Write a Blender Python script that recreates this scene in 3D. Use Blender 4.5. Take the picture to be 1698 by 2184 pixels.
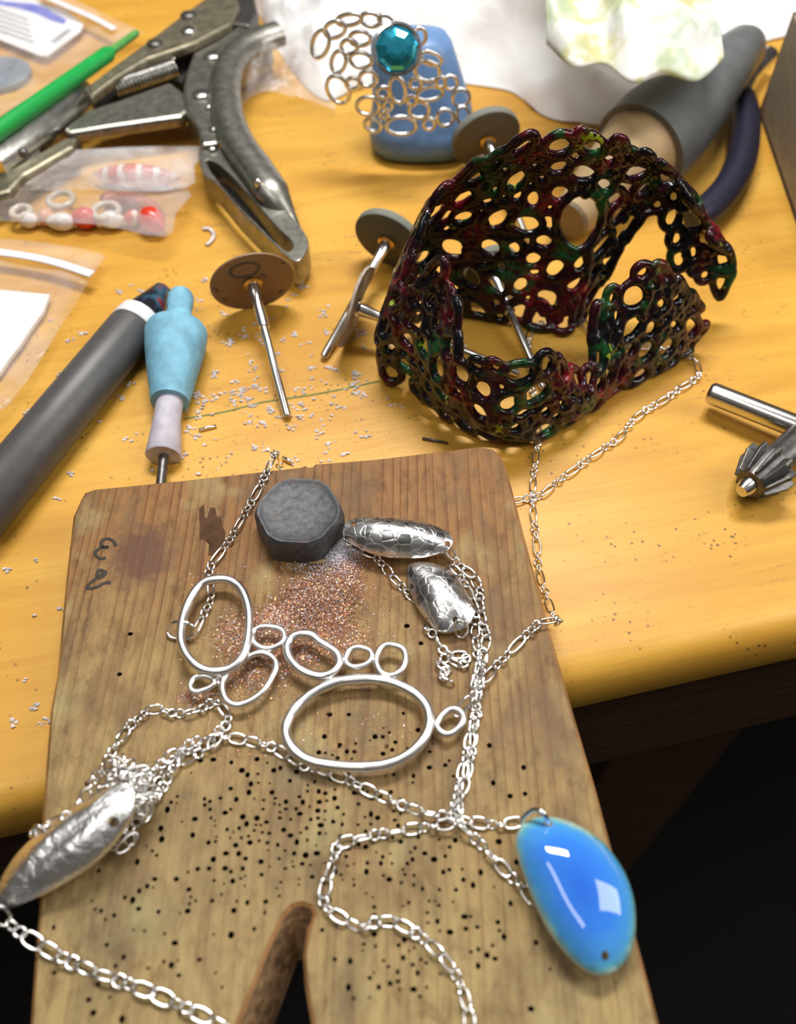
import bpy, bmesh, math, random
from mathutils import Vector, Matrix, noise
from mathutils.geometry import delaunay_2d_cdt
for _o in list(bpy.data.objects): bpy.data.objects.remove(_o)
SC = bpy.context.scene
COL = SC.collection
random.seed(11)
V = Vector

# ------------------------------------------------------------------ camera, light, exposure
F, CX, CY = 1900.0, 849.0, 1092.0
PITCH = math.radians(54.1)
SP, CP = math.sin(PITCH), math.cos(PITCH)
CAM = V((0, 0, 0.184))
ZB = 0.015                                   # top of the bench pin above the bench top (z = 0)
cd = bpy.data.cameras.new('camera'); cam = bpy.data.objects.new('camera', cd); COL.objects.link(cam)
cam.location = CAM; cam.rotation_euler = (math.pi/2 - PITCH, 0, 0)
cd.sensor_fit = 'VERTICAL'; cd.sensor_height = 24; cd.lens = 24*F/2184
cd.clip_start = 0.005; cd.clip_end = 50
cd.dof.use_dof = True; cd.dof.focus_distance = 0.212; cd.dof.aperture_fstop = 8.0
SC.camera = cam
w = bpy.data.worlds.new('room_light'); SC.world = w; w.use_nodes = True
w.node_tree.nodes['Background'].inputs[0].default_value = (1.0, 0.97, 0.93, 1)
w.node_tree.nodes['Background'].inputs[1].default_value = 0.15
def area(name, loc, target, sx, sy, power, col=(1, 1, 1)):
    l = bpy.data.lights.new(name, 'AREA'); l.shape = 'RECTANGLE'; l.size = sx; l.size_y = sy
    l.energy = power; l.color = col
    o = bpy.data.objects.new(name, l); COL.objects.link(o); o.location = loc
    o.rotation_euler = (V(target)-V(loc)).to_track_quat('-Z', 'Y').to_euler()
    return o
area('bench_lamp', (0.02, 0.50, 0.76), (0.0, 0.16, 0), 0.42, 0.12, 6.6, (1.0, 0.97, 0.93))
area('side_lamp', (0.58, 0.14, 0.50), (0.0, 0.14, 0), 0.22, 0.60, 2.6, (1.0, 0.97, 0.93))
area('fill_light', (-0.5, -0.15, 1.6), (0, 0.2, 0), 1.2, 0.3, 6.5, (1.0, 0.97, 0.92))  # added fill from the front left, not a known fitting
SC.view_settings.view_transform = 'Standard'; SC.view_settings.look = 'None'
SC.view_settings.gamma = 1; SC.view_settings.use_curve_mapping = False
SC.view_settings.exposure = 0.16

# ------------------------------------------------------------------ pixel -> place
def ray(u, v):
    a, b = (u-CX)/F, (CY-v)/F
    return V((a, CP + b*SP, -SP + b*CP))
def P(u, v, z=0.0):
    d = ray(u, v); return CAM + d*((z-CAM.z)/d.z)
def PY(u, v, y):
    d = ray(u, v); return CAM + d*(y/d.y)
def PP(u, v, p0, n):
    d = ray(u, v); return CAM + d*((p0-CAM).dot(n)/d.dot(n))
def zf(x0, y0, s): return lambda x, y: (x/s+x0, y/s+y0)
Z0 = zf(0, 0, 2.4257); Z1 = zf(300, 940, 3.5375); Z2 = zf(680, 1040, 3.859); Z3 = zf(340, 1300, 2.4257)
Z4 = zf(0, 1480, 2.83); Z5 = zf(600, 1600, 2.0707); Z6 = zf(980, 700, 2.365); Z7 = zf(900, 1380, 2.128)
ZL = zf(500, 0, 2.612); ZR = zf(1000, 0, 2.433)

# ------------------------------------------------------------------ materials
MATS = {}
class NT:
    def __init__(s, name):
        s.m = bpy.data.materials.new(name); s.m.use_nodes = True; s.t = s.m.node_tree
        s.b = s.t.nodes['Principled BSDF']; s.out = s.t.nodes['Material Output']
    def n(s, typ, **kw):
        x = s.t.nodes.new(typ)
        for k, v in kw.items():
            if k.startswith('i_'):
                key = k[2:]; key = int(key) if key.isdigit() else key
                s.set(x.inputs[key], v)
            else: setattr(x, k, v)
        return x
    def set(s, sock, v):
        if isinstance(v, bpy.types.NodeSocket): s.t.links.new(v, sock)
        else: sock.default_value = v
    def co(s): return s.n('ShaderNodeTexCoord').outputs['Object']
    def map(s, vec, scale=(1, 1, 1), loc=(0, 0, 0), rot=(0, 0, 0)):
        return s.n('ShaderNodeMapping', i_Vector=vec, i_Location=loc, i_Rotation=rot, i_Scale=scale).outputs[0]
    def noise(s, vec, scale, detail=4, rough=.55, dist=0):
        return s.n('ShaderNodeTexNoise', i_Vector=vec, i_Scale=scale, i_Detail=detail, i_Roughness=rough, i_Distortion=dist).outputs['Fac']
    def vor(s, vec, scale, feature='F1', out='Distance'):
        return s.n('ShaderNodeTexVoronoi', feature=feature, i_Vector=vec, i_Scale=scale).outputs[out]
    def ramp(s, fac, stops, interp='LINEAR'):
        r = s.n('ShaderNodeValToRGB', i_Fac=fac); cr = r.color_ramp; cr.interpolation = interp
        while len(cr.elements) < len(stops): cr.elements.new(.5)
        for e, (p, c) in zip(cr.elements, stops):
            e.position = p
            e.color = (c, c, c, 1) if isinstance(c, (int, float)) else (c[0], c[1], c[2], 1)
        return r.outputs['Color']
    def mix(s, fac, a, b, mode='MIX'):
        x = s.n('ShaderNodeMix', data_type='RGBA', blend_type=mode)
        s.set(x.inputs[0], fac)
        for sk, v in ((x.inputs[6], a), (x.inputs[7], b)):
            if isinstance(v, tuple): v = (v[0], v[1], v[2], 1)
            s.set(sk, v)
        return x.outputs[2]
    def math(s, op, a, b=0.0):
        x = s.n('ShaderNodeMath', operation=op); s.set(x.inputs[0], a); s.set(x.inputs[1], b); return x.outputs[0]
    def bump(s, h, strength=.3, dist=.001):
        o = s.n('ShaderNodeBump', i_Height=h, i_Strength=strength, i_Distance=dist).outputs[0]
        s.t.links.new(o, s.b.inputs['Normal'])
    def p(s, **kw):
        names = dict(col='Base Color', metal='Metallic', rough='Roughness', coat='Coat Weight', coatr='Coat Roughness',
                     trans='Transmission Weight', ior='IOR', alpha='Alpha', spec='Specular IOR Level', sss='Subsurface Weight')
        for k, v in kw.items():
            if isinstance(v, tuple) and len(v) == 3: v = (v[0], v[1], v[2], 1)
            s.set(s.b.inputs[names[k]], v)
        return s
    def done(s): MATS[s.m.name] = s.m; return s.m
def simple(name, col, rough=.5, metal=0., var=.12, scale=300, bump=.0, **kw):
    t = NT(name); c = t.co(); nz = t.noise(c, scale)
    dark = tuple(x*(1-var*2) for x in col); lite = tuple(min(1, x*(1+var)) for x in col)
    t.p(col=t.ramp(nz, [(.3, dark), (.7, lite)]), rough=rough, metal=metal, **kw)
    if bump: t.bump(nz, bump, .0006)
    return t.done()

# bench: yellow varnished wood, grain along the front edge (x of the object)
t = NT('bench_wood'); c = t.co()
g1 = t.noise(t.map(c, (9, 90, 90)), 1, 6, .6, .6)
g2 = t.noise(t.map(c, (40, 900, 300)), 1, 3, .6)
big = t.noise(c, 14, 3)
col = t.ramp(g1, [(.25, (.50, .24, .026)), (.5, (.64, .345, .045)), (.75, (.73, .43, .072))])
col = t.mix(t.ramp(g2, [(.5, 0.), (.8, .35)]), col, (.42, .19, .035))
col = t.mix(t.ramp(big, [(.35, .45), (.6, 0.)]), col, (.56, .26, .03))
sp = t.vor(t.map(c, (1, 1, 1)), 420)                       # fine grime specks
spn = t.noise(c, 60, 3)
sp2 = t.math('MULTIPLY', t.ramp(sp, [(.10, 1.), (.22, 0.)]), t.ramp(spn, [(.5, 0.), (.62, .9)]))
col = t.mix(sp2, col, (.13, .06, .02))
scr = t.noise(t.map(c, (60, 260, 100), rot=(0, 0, .35)), 1, 4, .7, 1.5)
scm = t.math('MULTIPLY', t.ramp(scr, [(.60, 0.), (.68, .6)]), t.ramp(t.noise(c, 30, 2), [(.5, 0.), (.6, 1.)]))
col = t.mix(scm, col, (.20, .10, .05))
t.p(col=col, rough=t.ramp(big, [(.3, .36), (.7, .5)]), spec=.45)
t.bump(t.math('ADD', g2, g1), .12, .0004); t.done()

t = NT('apron_wood_shaded'); c = t.co()  # apron and legs, shade below the top put into the dark brown
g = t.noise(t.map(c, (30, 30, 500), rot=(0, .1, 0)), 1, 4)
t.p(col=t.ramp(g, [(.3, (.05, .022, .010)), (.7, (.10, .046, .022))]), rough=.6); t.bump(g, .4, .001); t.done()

# bench pin: bare softwood, straight growth rings along y
def pin_wood(name):
    t = NT(name); c = t.co()
    warp = t.noise(t.map(c, (60, 6, 60)), 1, 2)
    sx = t.n('ShaderNodeSeparateXYZ', i_0=c)
    X, Y = sx.outputs[0], sx.outputs[1]
    xx = t.math('ADD', X, t.math('MULTIPLY', t.math('ADD', warp, t.math('MULTIPLY', t.noise(t.map(c, (110, 2, 2)), 1, 1), 1.1)), .007))
    ph = t.math('FRACT', t.math('MULTIPLY', xx, 390.0))
    line = t.ramp(ph, [(0., 0.), (.55, .10), (.84, .55), (.90, 1.), (.97, .3), (1., 0.)])
    ph2 = t.math('FRACT', t.math('MULTIPLY', t.math('ADD', xx, t.math('MULTIPLY', warp, .012)), 1100.0))
    fine = t.ramp(ph2, [(0., 0.), (.6, .2), (.85, .8), (1., 0.)])
    gz = t.noise(t.map(c, (900, 40, 40)), 1, 4, .6)
    patch = t.noise(c, 28, 4, .6)
    far = t.math('ADD', t.math('MULTIPLY', Y, 9.0), t.math('MULTIPLY', patch, .9))       # towards the bolt the wood is redder
    base = t.ramp(far, [(.05, (.365, .270, .112)), (.42, (.325, .212, .080)), (.72, (.270, .140, .045)), (.98, (.275, .128, .038))])
    base = t.n('ShaderNodeValToRGB').outputs[0] if False else base
    col = t.mix(t.math('MULTIPLY', t.math('MULTIPLY', line, t.ramp(far, [(.1, .35), (.7, 1.)])), t.ramp(t.noise(t.map(c, (40, 12, 10)), 1, 2), [(.34, .20), (.54, 1.)])), base, (.135, .042, .012))
    col = t.mix(t.math('MULTIPLY', fine, .22), col, (.16, .07, .03))
    col = t.mix(t.ramp(gz, [(.45, 0.), (.75, .4)]), col, (.20, .12, .055))
    soot = t.noise(t.map(c, (1, .6, 1)), 55, 5, .65)
    col = t.mix(t.ramp(soot, [(.50, 0.), (.70, .7)]), col, (.10, .068, .040))
    fleck = t.noise(t.map(c, (1, .45, 1)), 420, 4, .7)
    col = t.mix(1.0, col, t.ramp(fleck, [(.32, (.62, .58, .52)), (.5, (.98, .97, .95)), (.7, (1.12, 1.12, 1.08))]), 'MULTIPLY')
    mott = t.noise(t.map(c, (1, .5, 1), loc=(.3, .2, 0)), 110, 4, .65, .6)
    col = t.mix(t.ramp(mott, [(.50, 0.), (.68, .65)]), col, (.17, .095, .042))
    col = t.mix(t.ramp(t.noise(t.map(c, (1, .7, 1), loc=(.7, .1, 0)), 70, 4, .6), [(.56, 0.), (.72, .5)]), col, (.42, .36, .16))
    # worn and stained places of the wood: (x, y, rx, ry, strength)
    for (u, v, rx, ry, st, cc) in ((298, 1185, .0090, .0100, .95, (.12, .055, .030)), (800, 1545, .007, .006, .4, (.15, .11, .05)), (640, 1640, .009, .007, .5, (.15, .12, .07)),
                                   (1160, 1560, .012, .012, .35, (.13, .08, .05)), (470, 1840, .018, .02, .35, (.22, .15, .07))):
        q = P(u, v, ZB) - PIN0
        dx = t.math('DIVIDE', t.math('SUBTRACT', X, q.x), rx); dy = t.math('DIVIDE', t.math('SUBTRACT', Y, q.y), ry)
        d = t.math('ADD', t.math('MULTIPLY', dx, dx), t.math('MULTIPLY', dy, dy))
        d = t.math('ADD', d, t.math('MULTIPLY', t.math('SUBTRACT', t.noise(c, 260, 4, .7), .5), 2.2))
        col = t.mix(t.math('MULTIPLY', t.ramp(d, [(.15, 1.), (1.0, 0.)]), st), col, cc)
    t.p(col=col, rough=.62, spec=.3)
    t.bump(t.math('ADD', t.math('MULTIPLY', line, .6), gz), .35, .0004)
    return t.done()
PIN0 = P(620, 1500, 0); PIN0.z = 0
pin_wood('pin_wood')
simple('pin_side', (.30, .15, .05), .6, var=.25, scale=120, bump=.3)
simple('kerf_wood_lit', (.42, .26, .13), .7, var=.35, scale=500, bump=.5)  # slot walls coloured lighter so they look lit
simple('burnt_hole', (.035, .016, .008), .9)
simple('ink', (.05, .042, .034), .9)
simple('brown_stain', (.095, .050, .028), .9, var=.2, spec=.1)
t = NT('old_steel'); c = t.co(); nz = t.noise(c, 700, 5, .65); n2 = t.noise(c, 180, 3)
col = t.ramp(nz, [(.3, (.050, .052, .058)), (.7, (.125, .130, .140))]); col = t.mix(t.ramp(n2, [(.58, 0.), (.75, .5)]), col, (.16, .09, .06))
t.p(col=col, rough=.55, metal=.45); t.bump(nz, .35, .0004); t.done()
t = NT('silver'); c = t.co(); nz = t.noise(c, 900, 3)
t.p(col=(.90, .89, .88), metal=1., rough=t.ramp(nz, [(.3, .09), (.7, .14)])); t.done()
t = NT('satin_silver'); c = t.co(); nz = t.noise(c, 1200, 4)
t.p(col=t.ramp(nz, [(.3, (.74, .73, .72)), (.7, (.86, .85, .84))]), metal=1., rough=.30); t.bump(nz, .15, .0002); t.done()
t = NT('steel_shaft'); c = t.co(); nz = t.noise(c, 1500, 3)
t.p(col=(.66, .64, .62), metal=1., rough=t.ramp(nz, [(.3, .20), (.7, .25)])); t.done()
simple('dark_steel', (.13, .125, .12), .38, metal=.8, var=.2, scale=500, bump=.1)
simple('plier_steel', (.33, .32, .285), .36, metal=.9, var=.18, scale=350, bump=.15)
simple('plier_olive', (.26, .235, .165), .45, metal=.8, var=.2, scale=250, bump=.15)
simple('plier_bright', (.66, .65, .62), .24, metal=1., var=.2, scale=200, bump=.1)
simple('plier_shade', (.022, .020, .018), .6)  # near-black colour stands for shade inside the channel and handle
simple('brass', (.62, .42, .16), .3, metal=1.)
# hammered silver: pebbled cells with darker seams
t = NT('hammered_silver'); c = t.co()
cw = t.n('ShaderNodeVectorMath', operation='ADD', i_0=c)
wz = t.n('ShaderNodeTexNoise', i_Vector=c, i_Scale=220.0, i_Detail=1.0).outputs['Color']
sc_ = t.n('ShaderNodeVectorMath', operation='SCALE'); t.set(sc_.inputs[0], wz); sc_.inputs['Scale'].default_value = .0016
t.set(cw.inputs[1], sc_.outputs[0])
ed = t.vor(cw.outputs[0], 520, 'DISTANCE_TO_EDGE'); cc = t.vor(cw.outputs[0], 520, 'F1', 'Color')
col = t.mix(t.ramp(ed, [(.03, .8), (.09, 0.)]), t.ramp(cc, [(.15, (.30, .30, .31)), (.45, (.70, .70, .70)), (.8, (.95, .95, .95))]), (.93, .93, .94))
t.p(col=col, metal=1., rough=.30); t.bump(t.ramp(ed, [(0., 0.), (.10, 1.)]), .22, .0003); t.done()
t = NT('beaten_silver'); c = t.co(); nz = t.noise(c, 260, 3, .6, .4)
t.p(col=(.82, .82, .82), metal=1., rough=.36); t.bump(nz, .6, .0012); t.done()
# blue enamel: cobalt body, teal edge where the coat thins (radius stored per vertex)
t = NT('blue_enamel'); at = t.n('ShaderNodeAttribute', attribute_name='edge').outputs['Fac']; c = t.co()
nz = t.noise(c, 130, 3)
e2 = t.math('ADD', at, t.math('MULTIPLY', t.math('SUBTRACT', nz, .5), .35))
t.p(col=t.ramp(e2, [(.0, (.022, .13, .62)), (.55, (.035, .20, .72)), (.86, (.065, .30, .70)), (.96, (.12, .42, .55)), (1., (.30, .48, .42))]),
    rough=.06, coat=.6, coatr=.03); t.bump(t.noise(c, 220, 2), .06, .0006); t.done()
simple('enamel_back', (.62, .66, .58), .3)
# black fired enamel on the cuff with red, green and lime flecks
t = NT('black_enamel'); c = t.co()
n1 = t.noise(c, 75, 4, .65); n2 = t.noise(t.map(c, loc=(.3, .1, .7)), 95, 4, .65); n3 = t.noise(t.map(c, loc=(.8, .5, .2)), 130, 3, .6)
n4 = t.noise(t.map(c, loc=(.2, .9, .4)), 420, 3)
col = t.ramp(n4, [(.3, (.002, .002, .003)), (.8, (.012, .010, .012))])
col = t.mix(t.ramp(n1, [(.46, 0.), (.60, .85)]), col, (.050, .005, .010))
col = t.mix(t.math('MULTIPLY', t.ramp(n1, [(.56, 0.), (.66, .9)]), t.ramp(n4, [(.45, 0.), (.6, 1.)])), col, (.26, .010, .016))
col = t.mix(t.ramp(n2, [(.56, 0.), (.66, .85)]), col, (.012, .085, .022))
col = t.mix(t.ramp(n3, [(.68, 0.), (.71, .95)]), col, (.30, .42, .02))
col = t.mix(t.ramp(t.noise(t.map(c, loc=(.4, .4, .9)), 260, 2), [(.74, 0.), (.79, .7)]), col, (.22, .20, .30))
t.p(col=col, rough=t.ramp(n4, [(.3, .08), (.7, .18)]), spec=.35); t.bump(n4, .4, .0006); t.done()
# filings
for nm, cl, mt, rg in (('copper_bright', (.86, .40, .24), 1., .3), ('copper_dark', (.38, .16, .09), .6, .45), ('rust_grain', (.42, .22, .135), 0., .8),
                       ('silver_grain', (.62, .58, .60), .7, .4), ('gold_grain', (.75, .48, .16), .9, .35)):
    simple(nm, cl, rg, metal=mt)
simple('pale_grain', (.70, .68, .76), .85)
simple('crumb', (.68, .62, .62), .85, var=.2)
simple('brown_grain', (.13, .05, .022), .8, var=.3)
# tools
t = NT('sand_paper'); c = t.co(); nz = t.noise(c, 2500, 2)
t.p(col=t.ramp(nz, [(.3, (.20, .115, .055)), (.7, (.30, .18, .095))]), rough=.55); t.bump(nz, .3, .0002); t.done()
simple('disc_print', (.085, .06, .045), .5)
simple('felt_pale', (.44, .37, .31), .8, var=.15, scale=500, bump=.2)
simple('rubber_wheel', (.115, .105, .075), .75, var=.12, scale=2500, bump=.25)
simple('rubber_rim', (.20, .205, .175), .75, var=.1, scale=2000, bump=.2)
simple('pen_grey', (.078, .076, .077), .42, var=.08)
simple('white_plastic', (.78, .77, .78), .4, var=.03)
t = NT('pen_tip'); c = t.co(); nz = t.noise(c, 140, 3)
t.p(col=t.ramp(nz, [(.45, (.015, .014, .02)), (.6, (.03, .10, .16)), (.68, (.25, .02, .02))]), rough=.2); t.done()
simple('blue_tape', (.20, .46, .62), .7, var=.14, scale=220, bump=.35)
simple('lilac_tape', (.50, .47, .54), .6, var=.1, scale=250, bump=.3)
simple('green_plastic', (.012, .36, .07), .35, var=.05)
simple('green_tip', (.10, .36, .08), .4)
t = NT('clear_plastic'); c = t.co(); nz = t.noise(c, 45, 4, .6, .5)
t.p(col=(.78, .74, .74), rough=.18, alpha=t.ramp(nz, [(.35, .05), (.7, .20)])); t.bump(nz, .6, .003); t.done()
t = NT('milky_plastic'); c = t.co(); nz = t.noise(c, 60, 4, .6, .5)
t.p(col=(.82, .80, .82), rough=.22, alpha=t.ramp(nz, [(.35, .10), (.7, .36)])); t.bump(nz, .7, .003); t.done()
simple('zip_plastic', (.84, .82, .86), .3, var=.03)
simple('card_white', (.82, .83, .84), .6, var=.03)
simple('blue_ink', (.10, .14, .62), .6)
simple('grey_ink', (.42, .44, .47), .7)
simple('grey_disc', (.20, .245, .29), .45)
def striped(name, a, b, c3, freq, axis):
    t = NT(name); c = t.co(); s = t.n('ShaderNodeSeparateXYZ', i_0=c)
    f = t.math('FRACT', t.math('MULTIPLY', t.math('ADD', s.outputs[axis], t.math('MULTIPLY', t.noise(c, 200, 2), .004)), freq))
    t.p(col=t.ramp(f, [(0., a), (.38, a), (.45, b), (.72, b), (.8, c3), (1., a)]), rough=.2, coat=.4); return t.done()
striped('bead_glass', (.62, .10, .05), (.80, .74, .72), (.50, .22, .16), 170, 0)
simple('bead_red', (.66, .045, .02), .2); simple('bead_white', (.78, .74, .72), .2); simple('bead_orange', (.72, .36, .22), .25)
simple('bead_clear', (.60, .53, .44), .15); simple('bead_brown', (.48, .16, .09), .3)
t = NT('paper_white'); c = t.co(); nz = t.noise(c, 40, 4)
t.p(col=t.ramp(nz, [(.3, (.92, .92, .94)), (.7, (.97, .97, .98))]), rough=.75); t.bump(t.noise(c, 90, 5, .65), .25, .003)
tl = t.n('ShaderNodeBsdfTranslucent', i_Color=(.97, .97, .98, 1)); mx = t.n('ShaderNodeMixShader', i_0=.12)
t.t.links.new(t.b.outputs[0], mx.inputs[1]); t.t.links.new(tl.outputs[0], mx.inputs[2]); t.t.links.new(mx.outputs[0], t.out.inputs[0]); t.done()
t = NT('printed_bag'); c = t.co(); nz = t.noise(c, 55, 3, .6); n2 = t.noise(t.map(c, loc=(.5, .2, .1)), 45, 3, .6)
col = t.mix(t.ramp(nz, [(.48, 0.), (.58, .8)]), (.74, .74, .70), (.55, .52, .18))
col = t.mix(t.ramp(n2, [(.50, 0.), (.60, .7)]), col, (.42, .54, .38))
t.p(col=col, rough=.35); t.bump(n2, .4, .004); t.done()
simple('blue_rubber', (.14, .27, .52), .42, var=.08, scale=120)
t = NT('aqua_gem'); c = t.co()
t.p(col=(.03, .48, .68), rough=.05, metal=.75, coat=1., coatr=.02); t.done()
simple('tan_wood', (.36, .245, .115), .6, var=.1, scale=90)
simple('tan_end', (.22, .16, .095), .5, var=.1)
simple('grey_tape', (.135, .145, .147), .42, var=.12, scale=90, bump=.15)
simple('navy_rubber', (.012, .012, .032), .45)
simple('cardboard', (.30, .235, .155), .75, var=.1)
simple('cardboard_edge', (.42, .32, .20), .75)
simple('box_inside_shade', (.055, .045, .042), .8)  # cardboard darkened, shade inside the box put into the colour
simple('floor_dark', (.004, .0035, .0035), .9)
simple('wall_paint', (.55, .52, .46), .8, var=.05, scale=8)
simple('green_pencil', (.14, .22, .07), .8)

# ------------------------------------------------------------------ mesh helpers
class MB:
    def __init__(s): s.v = []; s.f = []; s.mi = []; s.at = None
    def add(s, vs, fs, mi=0):
        o = len(s.v); s.v += [V(x) for x in vs]; s.f += [tuple(i+o for i in f) for f in fs]; s.mi += [mi]*len(fs); return s
    def tube(s, pts, r, n=10, closed=False, flat=1.0, up=None, mi=0, caps=True):
        pts = [V(p) for p in pts]; m = len(pts)
        rs = r if isinstance(r, (list, tuple)) else [r]*m
        T = []
        for i in range(m):
            a = pts[(i-1) % m] if (closed or i > 0) else pts[i]; b = pts[(i+1) % m] if (closed or i < m-1) else pts[i]
            T.append((b-a).normalized())
        if up is None:
            up = V((0, 0, 1)) if abs(T[0].z) < .9 else V((0, 1, 0))
            fixed = False
        else: up = V(up); fixed = True
        N = (up - T[0]*up.dot(T[0])).normalized(); vs = []
        for i in range(m):
            base = up if fixed else N
            N2 = base - T[i]*base.dot(T[i])
            if N2.length > 1e-6: N = N2.normalized()
            B = T[i].cross(N)
            for k in range(n):
                a = 2*math.pi*k/n
                vs.append(pts[i] + B*(math.cos(a)*rs[i]) + N*(math.sin(a)*rs[i]*flat))
        fs = []
        for i in range(m if closed else m-1):
            for k in range(n):
                j = (i+1) % m
                fs.append((i*n+k, i*n+(k+1) % n, j*n+(k+1) % n, j*n+k))
        if not closed and caps:
            fs.append(tuple(range(n-1, -1, -1))); fs.append(tuple((m-1)*n+k for k in range(n)))
        return s.add(vs, fs, mi)
    def lathe(s, prof, org, axis, n=24, mi=0, xdir=None, sq=1.0):
        axis = V(axis).normalized(); a = V((0, 0, 1)) if abs(axis.z) < .9 else V((0, 1, 0))
        if xdir is not None: a = V(xdir)
        ex = (a - axis*a.dot(axis)).normalized(); ey = axis.cross(ex); org = V(org)
        vs = []; fs = []
        for (r, h) in prof:
            r = max(r, 1e-6)
            for k in range(n):
                q = 2*math.pi*k/n; vs.append(org + axis*h + ex*(math.cos(q)*r) + ey*(math.sin(q)*r*sq))
        for i in range(len(prof)-1):
            for k in range(n):
                fs.append((i*n+k, i*n+(k+1) % n, (i+1)*n+(k+1) % n, (i+1)*n+k))
        if prof[0][0] > 1e-5: fs.append(tuple(range(n-1, -1, -1)))
        if prof[-1][0] > 1e-5: fs.append(tuple((len(prof)-1)*n+k for k in range(n)))
        return s.add(vs, fs, mi)
    def prism(s, top, dz, mi=0):
        n = len(top); top = [V(p) for p in top]; bot = [p - V((0, 0, dz)) for p in top]
        fs = [tuple(range(n)), tuple(range(2*n-1, n-1, -1))] + [(i, i+n, (i+1) % n + n, (i+1) % n) for i in range(n)]
        return s.add(top+bot, fs, mi)
    def box(s, c, ex, ey, ez, mi=0):
        c = V(c); vs = [c + V(ex)*i + V(ey)*j + V(ez)*k for k in (-1, 1) for j in (-1, 1) for i in (-1, 1)]
        return s.add(vs, [(0, 2, 3, 1), (4, 5, 7, 6), (0, 1, 5, 4), (2, 6, 7, 3), (0, 4, 6, 2), (1, 3, 7, 5)], mi)
    def blob(s, c, r, jit=.3, mi=0):
        c = V(c); p = (1+5**.5)/2
        vs = [V(q).normalized() for q in ((-1, p, 0), (1, p, 0), (-1, -p, 0), (1, -p, 0), (0, -1, p), (0, 1, p), (0, -1, -p), (0, 1, -p), (p, 0, -1), (p, 0, 1), (-p, 0, -1), (-p, 0, 1))]
        fs = [(0, 11, 5), (0, 5, 1), (0, 1, 7), (0, 7, 10), (0, 10, 11), (1, 5, 9), (5, 11, 4), (11, 10, 2), (10, 7, 6), (7, 1, 8), (3, 9, 4), (3, 4, 2), (3, 2, 6), (3, 6, 8), (3, 8, 9), (4, 9, 5), (2, 4, 11), (6, 2, 10), (8, 6, 7), (9, 8, 1)]
        return s.add([c + V((q.x*r[0], q.y*r[1], q.z*r[2]))*(1+random.uniform(-jit, jit)) for q in vs], fs, mi)
    def build(s, name, mats, parent=None, base=None, smooth=True, bevel=0, auto=None, fix=True):
        """one mesh object; vertices are given in world space, `base` (or the parent's place) becomes the origin"""
        b = V(base) if base is not None else (V(parent['_base']) if parent is not None else V((0, 0, 0)))
        me = bpy.data.meshes.new(name); me.from_pydata([v-b for v in s.v], [], s.f)
        if isinstance(mats, str): mats = [mats]
        for m in mats: me.materials.append(MATS[m])
        me.polygons.foreach_set('material_index', s.mi)
        me.polygons.foreach_set('use_smooth', [smooth]*len(me.polygons))
        if fix:
            bm = bmesh.new(); bm.from_mesh(me); bmesh.ops.recalc_face_normals(bm, faces=bm.faces); bm.to_mesh(me); bm.free()
        if s.at is not None:
            a = me.attributes.new('edge', 'FLOAT', 'POINT'); a.data.foreach_set('value', s.at)
        o = bpy.data.objects.new(name, me); COL.objects.link(o)
        if parent is not None: o.parent = parent
        else: o.location = b
        o['_base'] = tuple(b)
        if smooth and auto is not None: me.set_sharp_from_angle(angle=math.radians(auto))
        if bevel:
            md = o.modifiers.new('bevel', 'BEVEL'); md.width = bevel; md.segments = 2; md.limit_method = 'ANGLE'; md.angle_limit = math.radians(40)
        return o
def tag(o, label, cat, group=None, kind=None):
    o['label'] = label; o['category'] = cat
    if group: o['group'] = group
    if kind: o['kind'] = kind
    return o
def thing(name, base, label, cat, group=None):
    o = bpy.data.objects.new(name, None); COL.objects.link(o); o.location = base; o.empty_display_size = .005
    o['_base'] = tuple(base); return tag(o, label, cat, group)
def cr(pts, closed=False, sub=6):
    pts = [V(p) for p in pts]; n = len(pts); out = []
    for i in range(n if closed else n-1):
        g = (lambda k: pts[k % n]) if closed else (lambda k: pts[min(max(k, 0), n-1)])
        a, b, c, d = g(i-1), g(i), g(i+1), g(i+2)
        for k in range(sub):
            x = k/sub
            out.append(.5*((2*b) + (c-a)*x + (2*a-5*b+4*c-d)*x*x + (3*b-a-3*c+d)*x**3))
    if not closed: out.append(pts[-1].copy())
    return out
def inpoly(x, y, poly):
    r = False; j = len(poly)-1
    for i in range(len(poly)):
        xi, yi = poly[i][0], poly[i][1]; xj, yj = poly[j][0], poly[j][1]
        if (yi > y) != (yj > y) and x < (xj-xi)*(y-yi)/(yj-yi)+xi: r = not r
        j = i
    return r
def cdt(outline, holes=(), inner=()):
    """triangulate (in mm) an outline with holes; returns verts and faces, outline first, then each hole, then inner"""
    vs = [V((p[0], p[1])) for p in outline]; es = [(i, (i+1) % len(outline)) for i in range(len(outline))]
    for h in holes:
        o = len(vs); vs += [V((p[0], p[1])) for p in h]; es += [(o+i, o+(i+1) % len(h)) for i in range(len(h))]
    vs += [V((p[0], p[1])) for p in inner]
    v2, e2, f2, ov, oe, of = delaunay_2d_cdt(vs, es, [], 0, 1e-6)
    bb = [(min(p[0] for p in h), max(p[0] for p in h), min(p[1] for p in h), max(p[1] for p in h), h) for h in holes]
    fs = []
    for f in f2:
        cx = sum(v2[i].x for i in f)/3; cy = sum(v2[i].y for i in f)/3
        if not inpoly(cx, cy, outline): continue
        if any(a <= cx <= b and c_ <= cy <= d and inpoly(cx, cy, h) for a, b, c_, d, h in bb): continue
        fs.append(tuple(f))
    return v2, fs
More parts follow.
